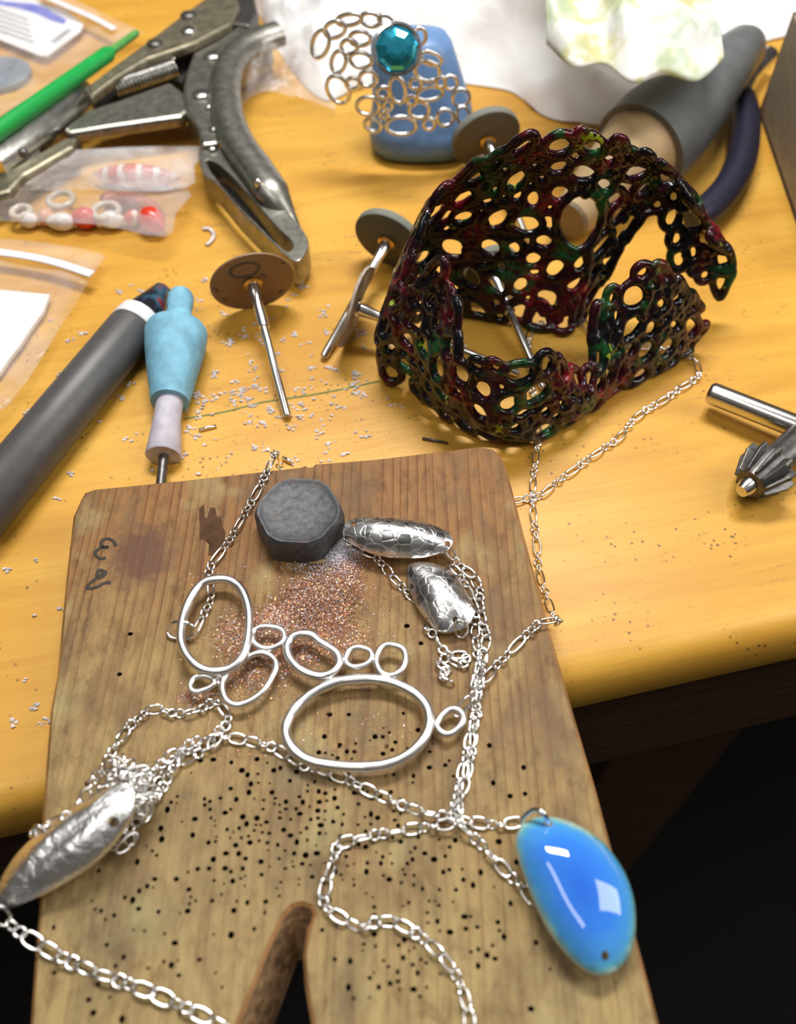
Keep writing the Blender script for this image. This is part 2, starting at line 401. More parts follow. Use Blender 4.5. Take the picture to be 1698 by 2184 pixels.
def plate(outline, p0, n, hfun, thick, holes=(), step=1.0, nx=None):
    """a shaped sheet with thickness: outline in world space near plane (p0, n); hfun(t, x, y) in metres with t = 0 centre .. 1 edge"""
    n = V(n).normalized(); ex = (V((1, 0, 0)) - n*n.x).normalized(); ey = n.cross(ex); p0 = V(p0)
    loc = lambda p: ((V(p)-p0).dot(ex)*1000, (V(p)-p0).dot(ey)*1000)
    ol = [loc(p) for p in outline]; hs = [[loc(p) for p in h] for h in holes]
    cx = sum(p[0] for p in ol)/len(ol); cy = sum(p[1] for p in ol)/len(ol)
    angs = sorted((math.atan2(p[1]-cy, p[0]-cx), math.hypot(p[0]-cx, p[1]-cy)) for p in ol)
    def tpar(x, y):
        r = math.hypot(x-cx, y-cy); a = math.atan2(y-cy, x-cx)
        prev = (angs[-1][0]-2*math.pi, angs[-1][1])
        for q in angs + [(angs[0][0]+2*math.pi, angs[0][1])]:
            if q[0] >= a:
                k = (a-prev[0])/max(1e-9, q[0]-prev[0]); R = prev[1]*(1-k)+q[1]*k; break
            prev = q
        else: R = angs[0][1]
        return min(1, r/max(R, 1e-6))
    x0, x1 = min(p[0] for p in ol), max(p[0] for p in ol); y0, y1 = min(p[1] for p in ol), max(p[1] for p in ol)
    inner = []; j = 0; y = y0
    while y < y1:
        x = x0 + (step/2 if j % 2 else 0)
        while x < x1:
            if inpoly(x, y, ol) and tpar(x, y) < 1-.5*step/max(3, min(x1-x0, y1-y0)/2) and not any(inpoly(x, y, [(a+(a-sum(q[0] for q in h)/len(h))*.5, b+(b-sum(q[1] for q in h)/len(h))*.5) for a, b in h]) for h in hs): inner.append((x, y))
            x += step
        y += step*.87; j += 1
    v2, fs = cdt(ol, hs, inner)
    nv = len(v2); top = []; bot = []; ed = []
    for p in v2:
        tt = tpar(p.x, p.y); q = p0 + ex*(p.x/1000) + ey*(p.y/1000) + n*hfun(tt, p.x-cx, p.y-cy)
        top.append(q); bot.append(q - n*thick); ed.append(tt)
    mb = MB(); mb.add(top, [f if (v2[f[1]]-v2[f[0]]).cross(v2[f[2]]-v2[f[0]]) > 0 else f[::-1] for f in fs], 0)
    mb.add(bot, [tuple(reversed(f)) for f in fs], 1)
    o = 0
    for lp in [ol]+hs:
        m = len(lp); mb.f += [(o+i, o+(i+1) % m, o+(i+1) % m+nv, o+i+nv) for i in range(m)]; mb.mi += [1]*m; o += m
    mb.at = ed+ed
    return mb
def circle(c, ex, ey, r, n=14): return [V(c) + V(ex)*(math.cos(2*math.pi*k/n)*r) + V(ey)*(math.sin(2*math.pi*k/n)*r) for k in range(n)]

# ------------------------------------------------------------------ the setting: floor and bench
mb = MB(); mb.prism([V((-3, -2.5, -.78)), V((3, -2.5, -.78)), V((3, 2.5, -.78)), V((-3, 2.5, -.78))], .05)
o = mb.build('floor', 'floor_dark', smooth=False); o['kind'] = 'structure'
for nm, c0, hx, hy in (('wall_back', (0, 2.5, .6), 3, .05), ('wall_left', (-3, 0, .6), .05, 2.5), ('wall_right', (3, 0, .6), .05, 2.5), ('wall_front', (0, -2.5, .6), 3, .05)):
    mb = MB(); mb.box(c0, (hx, 0, 0), (0, hy, 0), (0, 0, 1.38)); o = mb.build(nm, 'wall_paint', smooth=False); o['kind'] = 'structure'
ANG = math.atan2(106.0-64.3, 94.4+83.4); BE = V((math.cos(ANG), math.sin(ANG), 0)); BN = V((math.sin(ANG), -math.cos(ANG), 0))
L0 = V((-.0834, .0643, 0))                                     # where the top starts to round over
bench = thing('workbench', L0, 'yellow varnished wooden workbench with a rounded front edge', 'workbench')
bench.rotation_euler.z = 0
prof = [(-.75, 0)] + [(-.03, 0)] + [(.0075*math.sin(a), -.0085*(1-math.cos(a))) for a in [math.pi/2*k/7 for k in range(8)]] + [(.0078, -.013), (.006, -.0175), (-.75, -.0175)]
def bench_mesh(prof, x0, x1):
    mb = MB(); m = len(prof); vs = []
    for x in (x0, x1):
        for (q, z) in prof: vs.append((x, -q, z))
    fs = [(i, (i+1) % m, (i+1) % m+m, i+m) for i in range(m)] + [tuple(range(m)), tuple(range(2*m-1, m-1, -1))]
    return mb.add(vs, fs)
def bench_part(name, mb, mat, auto=30):
    mb.v = [v for v in mb.v]; o = mb.build(name, mat, None, (0, 0, 0), True, 0, auto)
    o.parent = bench; o.location = (0, 0, 0); o.rotation_euler.z = ANG; return o
bench_top = bench_part('bench_top', bench_mesh(prof, -.45, .75), 'bench_wood')
bench_part('apron', bench_mesh([(.0045, -.0175), (.0045, -.068), (-.02, -.068), (-.02, -.0175)], -.45, .75), 'apron_wood_shaded')
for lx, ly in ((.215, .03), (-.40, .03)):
    mb = MB(); mb.box((lx, ly+.03, -.42), (.03, 0, 0), (0, .03, 0), (0, 0, .355)); bench_part('leg', mb, 'apron_wood_shaded')
# green pencil line drawn across the bench top
mb = MB(); pts = cr([P(*q, .00006) for q in ((395, 893), (480, 878), (560, 858), (640, 846), (720, 832), (812, 812))], False, 8)
mb.tube(pts, .00028, 6, flat=.15, up=(0, 0, 1)); mb.build('pencil_line', 'green_pencil', bench)

# ------------------------------------------------------------------ bench pin
pin = thing('bench_pin', PIN0, 'flat wooden bench pin with a V slot, drilled full of small holes', 'bench pin')
edge = [(172, 1062), (180, 1048), (200, 1041), (400, 1021), (560, 1003), (640, 994), (652, 990), (656, 994), (668, 992), (672, 987), (800, 977), (960, 958), (1020, 950), (1052, 955), (1072, 975), (1083, 1003),
        (1120, 1145), (1162, 1300), (1215, 1490), (1271, 1680), (1304, 1803), (1356, 1991), (1407, 2183)]
pl = [P(u, v, ZB) for u, v in edge]
near = -.012
pl += [V((.0475, near+.004, ZB)), V((.044, near, ZB))]
slotR = [P(u, v, ZB) for u, v in ((668, 2230), (664, 2180), (650, 2100), (646, 2040), (654, 1985), (668, 1950), (662, 1936), (644, 1930), (622, 1936), (602, 1962), (575, 2020), (540, 2110), (509, 2184))]
pl += [V((-.0145, near, ZB))] + slotR + [V((-.034, near, ZB))]
pl += [V((-.059, near, ZB)), V((-.0625, near+.004, ZB))] + [P(u, v, ZB) for u, v in ((64, 2183), (72, 2060), (80, 1962), (84, 1900), (88, 1745), (106, 1515), (120, 1440), (140, 1230), (155, 1100))]
def offs(poly, d):
    n = len(poly); A = sum(poly[i].x*poly[(i+1) % n].y-poly[(i+1) % n].x*poly[i].y for i in range(n)); sg = 1 if A > 0 else -1
    r = []
    for i in range(n):
        a = (poly[i]-poly[i-1]).normalized(); b = (poly[(i+1) % n]-poly[i]).normalized()
        na = V((-a.y, a.x, 0))*sg; nb = V((-b.y, b.x, 0))*sg; m = (na+nb); m = m.normalized()
        r.append(poly[i] + m*(d/max(.5, m.dot(na))))
    return r
inn = offs(pl, .0007)
mm = lambda p: ((p.x-PIN0.x)*1000, (p.y-PIN0.y)*1000)
ol = [mm(p) for p in inn]
known = [(255, 1438), (278, 1352), (868, 1335), (898, 1372), (1117, 1637), (1044, 1590), (1120, 1693), (1088, 1698), (692, 1571), (800, 1571), (817, 1571), (740, 1603), (756, 1603), (725, 1590), (703, 1524), (744, 1524), (700, 1512),
         (516, 1643), (455, 1620), (584, 1643), (598, 1638), (882, 1655), (916, 1637), (950, 1632), (706, 1662), (680, 1688), (694, 1692), (535, 1672), (504, 1705), (518, 1742), (526, 1757), (533, 1797), (482, 1820), (455, 1833), (480, 1852), (328, 1674), (345, 1790),
         (357, 1727), (343, 1767), (531, 1690), (580, 1690), (610, 1710), (575, 1700), (494, 1710), (548, 1745), (646, 1711), (684, 1760), (605, 1770), (652, 1824), (676, 1820), (880, 1833), (906, 1820), (926, 1833), (971, 1792), (1064, 1795), (1049, 1828), (933, 1965), (991, 1955), (960, 1988), (747, 2050), (860, 2043), (1020, 2060), (493, 1994), (260, 2174), (297, 1900), (376, 1875), (403, 1897), (330, 1875), (283, 1920), (1089, 1927), (1102, 1839), (1075, 1998)]
holes = []
def try_hole(x, y, r, gap=.25):
    if not inpoly(x, y, ol): return False
    for i in range(len(ol)):
        a = ol[i]; b = ol[(i+1) % len(ol)]; L2 = (b[0]-a[0])**2+(b[1]-a[1])**2
        k = min(1, max(0, ((x-a[0])*(b[0]-a[0])+(y-a[1])*(b[1]-a[1]))/max(L2, 1e-9)))
        if math.hypot(x-a[0]-k*(b[0]-a[0]), y-a[1]-k*(b[1]-a[1])) < r+.7: return False
    for (a, b, q) in holes:
        if (a-x)**2+(b-y)**2 < (q+r+gap)**2: return False
    holes.append((x, y, r)); return True
for u, v in known: try_hole(*mm(P(u, v, ZB)), random.uniform(.46, .62))
clus = [(720, 1740, 140, 95, .26), (560, 1760, 130, 95, .18), (720, 1860, 140, 80, .14), (900, 1880, 150, 140, .14), (400, 1880, 150, 130, .13), (880, 2070, 170, 90, .08), (330, 2060, 150, 90, .05), (800, 1580, 90, 50, .02)]
tries = 0
while len(holes) < 430 and tries < 9000:
    tries += 1; r = random.random(); acc = 0
    for (u, v, su, sv, wgt) in clus:
        acc += wgt
        if r <= acc: break
    u = random.gauss(u, su*.75); v = random.gauss(v, sv*.75)
    if v < 1520 or v > 2170: continue
    try_hole(*mm(P(u, v, ZB)), random.choice((.24, .3, .34, .4, .46, .54)))
hp = []
for (x, y, r) in holes:
    k = 8; ph = random.random(); sx = random.uniform(.85, 1.2)
    hp.append([(x+r*sx*math.cos(2*math.pi*(i+ph)/k), y+r/sx*math.sin(2*math.pi*(i+ph)/k)) for i in range(k)])
v2, fs = cdt(ol, hp)
mb = MB(); top = [V((PIN0.x+p.x/1000, PIN0.y+p.y/1000, ZB)) for p in v2]
mb.add(top, [f if (v2[f[1]]-v2[f[0]]).cross(v2[f[2]]-v2[f[0]]) > 0 else f[::-1] for f in fs], 0)
o0 = len(ol)
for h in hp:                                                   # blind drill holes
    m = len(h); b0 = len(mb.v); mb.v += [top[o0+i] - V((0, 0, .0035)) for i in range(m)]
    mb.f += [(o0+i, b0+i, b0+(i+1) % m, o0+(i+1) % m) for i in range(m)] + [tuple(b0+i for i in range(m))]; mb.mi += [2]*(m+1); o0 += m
n = len(pl); b0 = len(mb.v)
nr_ = len(edge)+3; low = []
for i, p in enumerate(pl):                                     # the slot has been filed to a slant: its walls close towards the bottom
    k = i-nr_
    d = V((0, 0, 0)) if k < -1 or k > len(slotR) else V((-.0010, 0, 0)) if k < 5 else V((.0004, -.0060, 0)) if k < 9 else V((.0026, -.0022, 0))
    low.append(p + d - V((0, 0, ZB)))
mb.v += [p - V((0, 0, .0007)) for p in pl] + low
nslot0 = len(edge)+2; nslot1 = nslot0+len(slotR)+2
for i in range(n):
    j = (i+1) % n
    mb.f.append((i, j, b0+j, b0+i)); mb.mi.append(1)
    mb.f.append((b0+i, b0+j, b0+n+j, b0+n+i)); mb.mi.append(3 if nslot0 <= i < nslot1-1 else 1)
mb.f.append(tuple(b0+n+i for i in range(n))); mb.mi.append(1)
mb.build('pin_board', ['pin_wood', 'pin_side', 'burnt_hole', 'kerf_wood_lit'], pin, smooth=False)
# handwritten ink scrawl on the far left of the board, and a spilt stain beside the bolt
ZI = ZB+.00005
ZK = zf(80, 940, 3.2654)
for stroke in ([(545, 735), (530, 700), (490, 682), (450, 695), (445, 730), (470, 745), (490, 738), (440, 745), (405, 775), (410, 800), (440, 820), (475, 815)],
               [(465, 910), (430, 900), (415, 930), (430, 955), (465, 935), (470, 912), (410, 955), (350, 1010), (355, 1028), (410, 1020), (470, 990), (510, 990)]):
    mb = MB(); pts = cr([P(*ZK(*q), ZI) for q in stroke], False, 5); mb.tube(pts, .00038, 6, flat=.08, up=(0, 0, 1)); mb.build('ink_scrawl', 'ink', pin)
st = [(1125, 470), (1160, 440), (1166, 530), (1180, 540), (1192, 500), (1205, 462), (1238, 468), (1248, 525), (1262, 535), (1276, 518), (1286, 590), (1310, 640), (1300, 700), (1250, 760), (1230, 800), (1190, 800), (1195, 720), (1160, 690), (1130, 690)]
mb = MB(); mb.prism([P(*ZK(*q), ZI) for q in st], .0001); mb.build('brown_stain', 'brown_stain', pin, smooth=False)

# ------------------------------------------------------------------ bolt head
bc = P(636, 1082, ZB+.0085); bc.z = ZB
R = .0099; hx = []
mb = MB(); n = 72; rings = []
for (rr, h, hexy) in ((.9, .0, 1), (1., .0006, 1), (1., .0056, 1), (.985, .0064, .5), (.965, .0072, .1), (.945, .0076, 0), (.92, .0076, 0), (.88, .0074, 0), (.80, .0070, 0), (.4, .0069, 0)):
    ring = []
    for k in range(n):
        a = 2*math.pi*k/n; s6 = (a + .06) % (math.pi/3) - math.pi/6
        rh = R*math.cos(math.pi/6)/math.cos(s6)*1.08; rc = R*.985
        r = (min(rh, R*1.03)*hexy + min(rh, rc)*(1-hexy))*rr
        ring.append(bc + V((math.cos(a)*r, math.sin(a)*r, h)))
    rings.append(ring)
for i, rg in enumerate(rings): mb.v += rg
for i in range(len(rings)-1):
    for k in range(n): mb.f.append((i*n+k, i*n+(k+1) % n, (i+1)*n+(k+1) % n, (i+1)*n+k)); mb.mi.append(0)
mb.f.append(tuple((len(rings)-1)*n+k for k in range(n))); mb.mi.append(0); mb.f.append(tuple(range(n-1, -1, -1))); mb.mi.append(0)
o = mb.build('hex_bolt', 'old_steel', None, bc, True, 0, 32)
tag(o, 'dark steel hexagon bolt head on the wooden board', 'bolt')

# ------------------------------------------------------------------ chains
def link_mesh(name, L, W, r, mat='silver'):
    n = 28; pts = []
    for k in range(n):
        q = 2*math.pi*k/n; c, d = math.cos(q), math.sin(q); ex_ = .82 if L > W*1.3 else 1
        pts.append(V(((L/2-r)*abs(c)**ex_*(1 if c > 0 else -1), (W/2-r)*abs(d)**ex_*(1 if d > 0 else -1), 0)))
    mb = MB(); mb.tube(pts, r, 7, closed=True, up=(0, 0, 1)); me = bpy.data.meshes.new(name)
    me.from_pydata(mb.v, [], mb.f); me.materials.append(MATS[mat]); me.polygons.foreach_set('use_smooth', [True]*len(me.polygons))
    return me
LONG = link_mesh('long_link', .0056, .0022, .00025); SHORT = link_mesh('short_link', .0024, .0023, .00027)
OVAL = link_mesh('oval_link', .0040, .0025, .00027)
PITCH_OF = {'L': (LONG, .0047), 's': (SHORT, .00160), 'o': (OVAL, .0031)}
def put_link(me, parent, pos, tan, roll):
    o = bpy.data.objects.new('chain_link', me); COL.objects.link(o)
    T = V(tan).normalized(); up = V((0, 0, 1)) if abs(T.z) < .95 else V((1, 0, 0))
    N = (up - T*up.dot(T)).normalized(); B = N.cross(T)
    N2 = N*math.cos(roll) + B*math.sin(roll); B2 = N2.cross(T)
    M = Matrix((T, B2, N2)).transposed()
    o.matrix_local = Matrix.Translation(V(pos)-V(parent['_base'])) @ M.to_4x4()
    o.parent = parent; return o
def chain(pts, parent, pattern='Lsss', size=1.0, rolls=(.35, -.95), jit=.35, start=0, sub=8):
    path = cr(pts, False, sub); cum = [0]
    for i in range(1, len(path)): cum.append(cum[-1]+(path[i]-path[i-1]).length)
    def at(s):
        for i in range(1, len(cum)):
            if cum[i] >= s or i == len(cum)-1:
                k = (s-cum[i-1])/max(1e-9, cum[i]-cum[i-1]); return path[i-1].lerp(path[i], k)
    s = 0; i = start
    while s < cum[-1]:
        me, pit = PITCH_OF[pattern[i % len(pattern)]]; pit *= size
        a, b = at(s), at(min(cum[-1], s+pit))
        if (b-a).length < 1e-6: break
        o = put_link(me, parent, (a+b)/2, b-a, rolls[i % len(rolls)] + random.uniform(-jit, jit))
        if size != 1: o.scale = (size,)*3
        s += pit; i += 1
def heap(parent, px, n, z0, h, rx, ry):
    for _ in range(n):
        a = random.uniform(0, 6.28); q = random.random()**.5
        u = px[0]+math.cos(a)*rx*q; v = px[1]+math.sin(a)*ry*q
        put_link(random.choice((LONG, SHORT, OVAL)), parent, P(u, v, z0+random.uniform(.1, 1)*h*(1-.6*q)), V((random.uniform(-1, 1), random.uniform(-1, 1), random.uniform(-.4, .4))), random.uniform(-1.5, 1.5))
def loop(parent, name, pts, r, mat='satin_silver', sub=5, n=10, wob=0):
    path = cr(pts, True, sub)
    rs = [r*(1+wob*noise.noise(p*400)) for p in path]
    mb = MB(); mb.tube(path, rs, n, closed=True, up=(0, 0, 1)); return mb.build(name, mat, parent)
ZC = ZB+.0008

# ------------------------------------------------------------------ bubble necklace (wire ovals) with its chain
nb = thing('bubble_necklace', P(640, 1480, ZB), 'satin silver necklace of nine soldered wire ovals lying on copper filings', 'necklace')
RINGS = [(Z1, [(612, 1042), (480, 1068), (390, 1165), (330, 1300), (305, 1440), (312, 1540), (365, 1640), (450, 1712), (560, 1738), (680, 1715), (760, 1645), (800, 1545), (817, 1420), (815, 1280), (775, 1150), (705, 1068)], .00060, .0030),
         (Z1, [(375, 1842), (405, 1790), (470, 1772), (540, 1792), (556, 1830), (510, 1868), (430, 1893), (385, 1880)], .00042, .0016),
         (Z1, [(935, 1602), (1000, 1640), (1024, 1705), (985, 1800), (920, 1895), (820, 1968), (720, 1992), (650, 1958), (618, 1880), (632, 1790), (700, 1715), (800, 1640), (870, 1606)], .00048, .0020),
         (Z1, [(965, 1402), (1050, 1418), (1084, 1462), (1072, 1520), (1010, 1558), (940, 1568), (880, 1545), (846, 1500), (852, 1440), (900, 1408)], .00046, .0022),
         (Z1, [(1210, 1458), (1290, 1466), (1350, 1515), (1420, 1556), (1485, 1610), (1498, 1682), (1450, 1748), (1370, 1776), (1270, 1758), (1180, 1708), (1120, 1630), (1106, 1550), (1140, 1488)], .00058, .0026),
         (Z3, [(1030, 195), (1085, 210), (1098, 245), (1075, 280), (1020, 298), (975, 285), (965, 250), (985, 210)], .00044, .0024),
         (Z3, [(1200, 182), (1255, 200), (1275, 250), (1255, 310), (1205, 342), (1150, 328), (1124, 280), (1130, 225), (1160, 190)], .00048, .0026),
         (Z3, [(1050, 360), (930, 372), (810, 422), (712, 502), (662, 582), (655, 650), (690, 720), (770, 778), (900, 806), (1050, 814), (1180, 800), (1290, 750), (1368, 670), (1396, 590), (1385, 510), (1330, 440), (1230, 386), (1140, 363)], .00068, .0024),
         (Z3, [(1436, 598), (1456, 555), (1500, 518), (1548, 520), (1574, 560), (1550, 610), (1500, 644), (1460, 634)], .00048, .0018)]
for zf_, pp, r, z in RINGS: loop(nb, 'wire_oval', [P(*zf_(*q), ZB+z+.0008) for q in pp], r*(1.6 if r > .00055 else 1.42), wob=.12)
#                                                      solder joints between the ovals
for zf_, q, z, r in ((Z1, (590, 1775), .0022, .0006), (Z1, (585, 1830), .0018, .00055), (Z1, (965, 1585), .0021, .00065), (Z1, (830, 1490), .0026, .00055), (Z1, (1095, 1490), .0024, .0005),
                     (Z1, (690, 1730), .0024, .0007), (Z3, (955, 262), .0025, .00065), (Z3, (1108, 262), .0025, .0007), (Z3, (1180, 352), .0025, .00075), (Z3, (885, 358), .0025, .0007), (Z3, (1415, 590), .0021, .0007)):
    mb = MB(); mb.blob(P(*zf_(*q), ZB+z+.0007), (r*1.3, r*1.3, r*1.1), .1); mb.build('solder_joint', 'satin_silver', nb)
loop(nb, 'jump_ring', [P(*Z1(*q), ZB+z) for q, z in (((205, 1430), .0010), ((240, 1378), .0034), ((320, 1366), .0044), ((390, 1397), .0038), ((405, 1440), .0022), ((370, 1490), .0010), ((280, 1492), .0006), ((220, 1478), .0006))], .00040, 'silver')
yfar = P(575, 985, ZB).y
chain([P(*Z1(*q), ZC) for q in ((395, 1470), (500, 1262), (548, 1140), (512, 1005), (545, 915), (650, 780), (750, 610), (860, 420), (950, 240))] +
      [P(*Z1(985, 160), ZC+.0006), V((P(575, 985, ZB).x+.0012, yfar+.0045, ZB-.002)), V((P(575, 985, ZB).x+.0015, yfar+.005, .004)), V((P(575, 985, ZB).x+.004, yfar+.006, .0008))], nb)
sx, sy = P(1180, 1318, ZB).x, P(1180, 1318, ZB).y
chain([P(u, v, ZC+z) for u, v, z in ((972, 1525, .001), (1012, 1478, .0016), (1050, 1428, 0), (1075, 1404, 0), (1110, 1366, 0), (1162, 1319, .0006))] +
      [V((sx+.0012, sy, ZB-.001)), V((sx+.0022, sy+.004, .006))] + [P(u, v, .0010) for u, v in ((1152, 1232), (1147, 1182), (1143, 1140), (1138, 1106), (1136, 1072), (1137, 1025), (1141, 992), (1145, 954), (1149, 928), (1140, 860), (1128, 760), (1132, 700), (1170, 690))], nb)
chain([P(u, v, .0010) for u, v in ((1080, 1070), (1102, 1066), (1150, 1058), (1179, 1034), (1229, 998), (1251, 981), (1297, 949), (1318, 937), (1360, 886), (1411, 856), (1458, 823), (1491, 800), (1483, 768), (1440, 748), (1360, 738), (1300, 730), (1255, 702), (1240, 680))], nb)

# ------------------------------------------------------------------ blue enamel necklace
bp0 = P(1225, 1900, ZB+.0050); bpn = V((.02, -.03, 1)).normalized()
ne = thing('enamel_necklace', P(1225, 1900, ZB), 'long silver chain necklace with a glossy blue enamelled oval pendant', 'necklace')
bo = [(440, 830), (490, 783), (580, 768), (700, 802), (815, 880), (900, 985), (948, 1090), (970, 1200), (965, 1330), (930, 1420), (870, 1472), (795, 1488), (700, 1430), (610, 1330), (550, 1230), (500, 1120), (455, 1000), (430, 900)]
bo = cr([PP(*Z7(*q), bp0, bpn) for q in bo], True, 5)
bex = (V((1, 0, 0))-bpn*bpn.x).normalized(); bey = bpn.cross(bex)
h1 = circle(PP(*Z7(568, 808), bp0, bpn), bex, bey, .0008); h2 = circle(PP(*Z7(822, 1408), bp0, bpn), bex, bey, .0007)
mb = plate(bo, bp0, bpn, lambda t, x, y: .0040*(1-t**3.0), .0012, [h1, h2], .9)
mb.build('enamel_pendant', ['blue_enamel', 'enamel_back'], ne, auto=50)
loop(ne, 'jump_ring', [PP(*Z7(*q), bp0 + bpn*h, bpn) for q, h in (((455, 805), -.0006), ((462, 770), .0008), ((505, 738), .0026), ((550, 752), .0036), ((572, 800), .0016), ((560, 815), -.0010), ((500, 815), -.0022))], .00048, 'silver')
chain([P(u, v, ZC) for u, v in ((1112, 1752), (1085, 1758), (1030, 1758), (978, 1745), (930, 1738), (880, 1726), (835, 1708), (790, 1688), (735, 1660), (685, 1642), (640, 1630), (590, 1597), (535, 1582), (480, 1572), (440, 1588), (385, 1610), (345, 1650), (335, 1690), (310, 1740))], ne, 'osso', rolls=(.3, -.8, .7))
chain([P(u, v, ZC+z) for u, v, z in ((1140, 1925, 0), (1124, 1900, 0), (1090, 1870, 0), (1040, 1815, 0), (992, 1768, .0008), (968, 1740, .0014), (974, 1700, .0004), (996, 1610, 0), (1010, 1540, 0), (1020, 1480, .001), (1030, 1400, .0012))], ne, 'osso', rolls=(.3, -.8, .7))
# ------------------------------------------------------------------ loose loop of chain at the slot
nl = thing('silver_chain', P(800, 1960, ZB), 'loose silver chain looping beside the V slot and running off the board', 'chain')
chain([P(u, v, ZC+z) for u, v, z in ((968, 1755, .0012), (900, 1766, 0), (830, 1776, 0), (770, 1788, 0), (722, 1800, 0), (708, 1850, 0), (690, 1900, 0), (692, 1932, 0), (730, 1958, 0), (768, 1982, 0), (800, 1966, 0), (850, 1968, 0), (900, 2000, 0), (950, 2045, 0), (985, 2105, 0), (1000, 2165, 0), (1006, 2230, 0))], nl, 'osso', rolls=(.3, -.8, .7))

# ------------------------------------------------------------------ hammered oval pendants
nh = thing('hammered_necklace', P(900, 1200, ZB), 'silver necklace with two pebble-hammered oval pendants beside the bolt', 'necklace')
def dome_px(parent, name, px, p0, n, hgt, thick, mats, step=.8, holes=(), pw=2.0):
    n = V(n).normalized(); ol = cr([PP(*q, p0, n) for q in px], True, 4)
    ex = (V((1, 0, 0))-n*n.x).normalized(); ey = n.cross(ex)
    return plate(ol, p0, n, lambda t, x, y: hgt*(1-t**pw), thick, [circle(PP(*h, p0, n), ex, ey, .0007) for h in holes], step).build(name, mats, parent, auto=50)
dome_px(nh, 'hammered_pendant', [Z2(*q) for q in ((740, 640), (850, 608), (1000, 640), (1130, 720), (1230, 880), (1288, 1000), (1250, 1100), (1190, 1155), (1030, 1190), (930, 1130), (840, 1020), (770, 900), (735, 760))],
        P(945, 1275, ZB+.0030), (-.10, -.05, 1), .0030, .0008, ['hammered_silver', 'silver'], .6, [Z2(1130, 1110)])
dome_px(nh, 'hammered_pendant', [Z2(*q) for q in ((198, 350), (235, 280), (350, 242), (600, 245), (850, 280), (1000, 330), (1095, 410), (1088, 480), (1030, 530), (850, 570), (650, 570), (450, 540), (300, 470), (212, 405))],
        P(850, 1145, ZB+.0052), (0, -.18, 1), .0034, .0008, ['hammered_silver', 'silver'], .6, [Z2(290, 318), Z2(1060, 470)])
chain([P(*Z2(*q), ZC) for q in ((225, 390), (250, 460), (300, 500), (450, 560), (520, 625), (575, 695), (640, 775), (720, 850), (770, 895))], nh, 'osso', start=1)
chain([P(*Z2(*q), ZC+z) for q, z in (((1050, 500), .003), ((1115, 575), .001), ((1160, 645), 0), ((1250, 690), 0), ((1290, 780), 0), ((1335, 865), 0), ((1312, 940), 0), ((1335, 1010), 0), ((1362, 1085), 0), ((1350, 1160), 0), ((1388, 1215), 0), ((1370, 1290), 0), ((1345, 1380), 0), ((1310, 1500), 0), ((1325, 1640), .0006))] +
      [P(u, v, ZC) for u, v in ((1020, 1500), (1012, 1560), (1002, 1620), (985, 1690), (972, 1740))], nh, 'osso', rolls=(.3, -.9, .6))
chain([P(*Z2(*q), ZC+z) for q, z in (((1090, 640), .001), ((1170, 725), .001), ((1225, 860), .001), ((1285, 980), 0), ((1292, 1080), 0), ((1285, 1180), 0), ((1292, 1290), 0), ((1310, 1400), 0), ((1330, 1470), .001), ((1290, 1580), 0), ((1270, 1700), 0))], nh, 'osso', rolls=(.3, -.9, .6))
chain([P(*Z2(*q), ZC) for q in ((870, 1140), (930, 1200), (985, 1240), (1010, 1330), (1100, 1380), (1200, 1365), (1215, 1420), (1180, 1470), (1090, 1420), (1010, 1400), (985, 1450), (1080, 1480), (1000, 1540), (1060, 1580))], nh, 'sso', rolls=(.5, -.9, .8), jit=.8)
loop(nh, 'jump_ring', [P(*Z2(*q), ZB+z) for q, z in (((1130, 1100), .0056), ((1195, 1110), .0055), ((1225, 1160), .0030), ((1195, 1230), .0006), ((1130, 1210), .0006))], .0003, 'silver')

# ------------------------------------------------------------------ leaf pendant necklace at the left edge of the board
nf = thing('leaf_necklace', P(200, 1780, ZB), 'silver necklace with a long beaten leaf pendant and a tangled heap of chain', 'necklace')
lp0 = P(150, 1790, ZB+.0065); ln = V((-.25, -.15, 1)).normalized()
lo = [(-14, 1938), (-6, 1890), (35, 1822), (95, 1765), (155, 1722), (215, 1690), (258, 1668), (285, 1690), (278, 1740), (238, 1800), (190, 1846), (125, 1888), (60, 1922), (15, 1938)]
lex = (V((1, 0, 0))-ln*ln.x).normalized(); ley = ln.cross(lex)
lol = cr([PP(u, v, lp0, ln) for u, v in lo], True, 5)
ldir = (PP(260, 1680, lp0, ln)-PP(0, 1930, lp0, ln)).normalized()
def leafh(t, x, y):
    q = (lex*x+ley*y); side = q.dot(ln.cross(ldir))
    return .0034*(1-t**2.2) - .0009*math.exp(-(side/1.2)**2)*(1-t)
mb = plate(lol, lp0, ln, leafh, .0009, [circle(PP(250, 1755, lp0, ln), lex, ley, .0009)], .9)
mb.build('leaf_pendant', ['beaten_silver', 'silver'], nf, auto=60)
heap(nf, (272, 1688), 85, ZB+.003, .0075, 44, 62)
heap(nf, (232, 1790), 10, ZB+.001, .003, 50, 18)
chain([P(u, v, ZB+z) for u, v, z in ((66, 1778, .004), (110, 1755, .0075), (163, 1727, .0078), (191, 1678, .0050), (230, 1618, .0012), (261, 1568, .0008), (293, 1533, .0008), (332, 1508, .0008), (367, 1522, .0008), (406, 1519, .0008), (438, 1508, .0008), (462, 1496, .0010), (488, 1533, .0008), (466, 1561, .0012), (400, 1590, .0012), (355, 1620, .0012), (315, 1652, .003))], nf, 'ssso', rolls=(.3, -.8, .7))
chain([P(u, v, ZB+z) for u, v, z in ((470, 1566, .0016), (438, 1600, .0008), (382, 1625, .0008), (357, 1660, .0008), (336, 1700, .0008), (310, 1724, .0012), (285, 1760, .0010), (240, 1800, .0008))], nf, 'osso', rolls=(.3, -.8, .7))
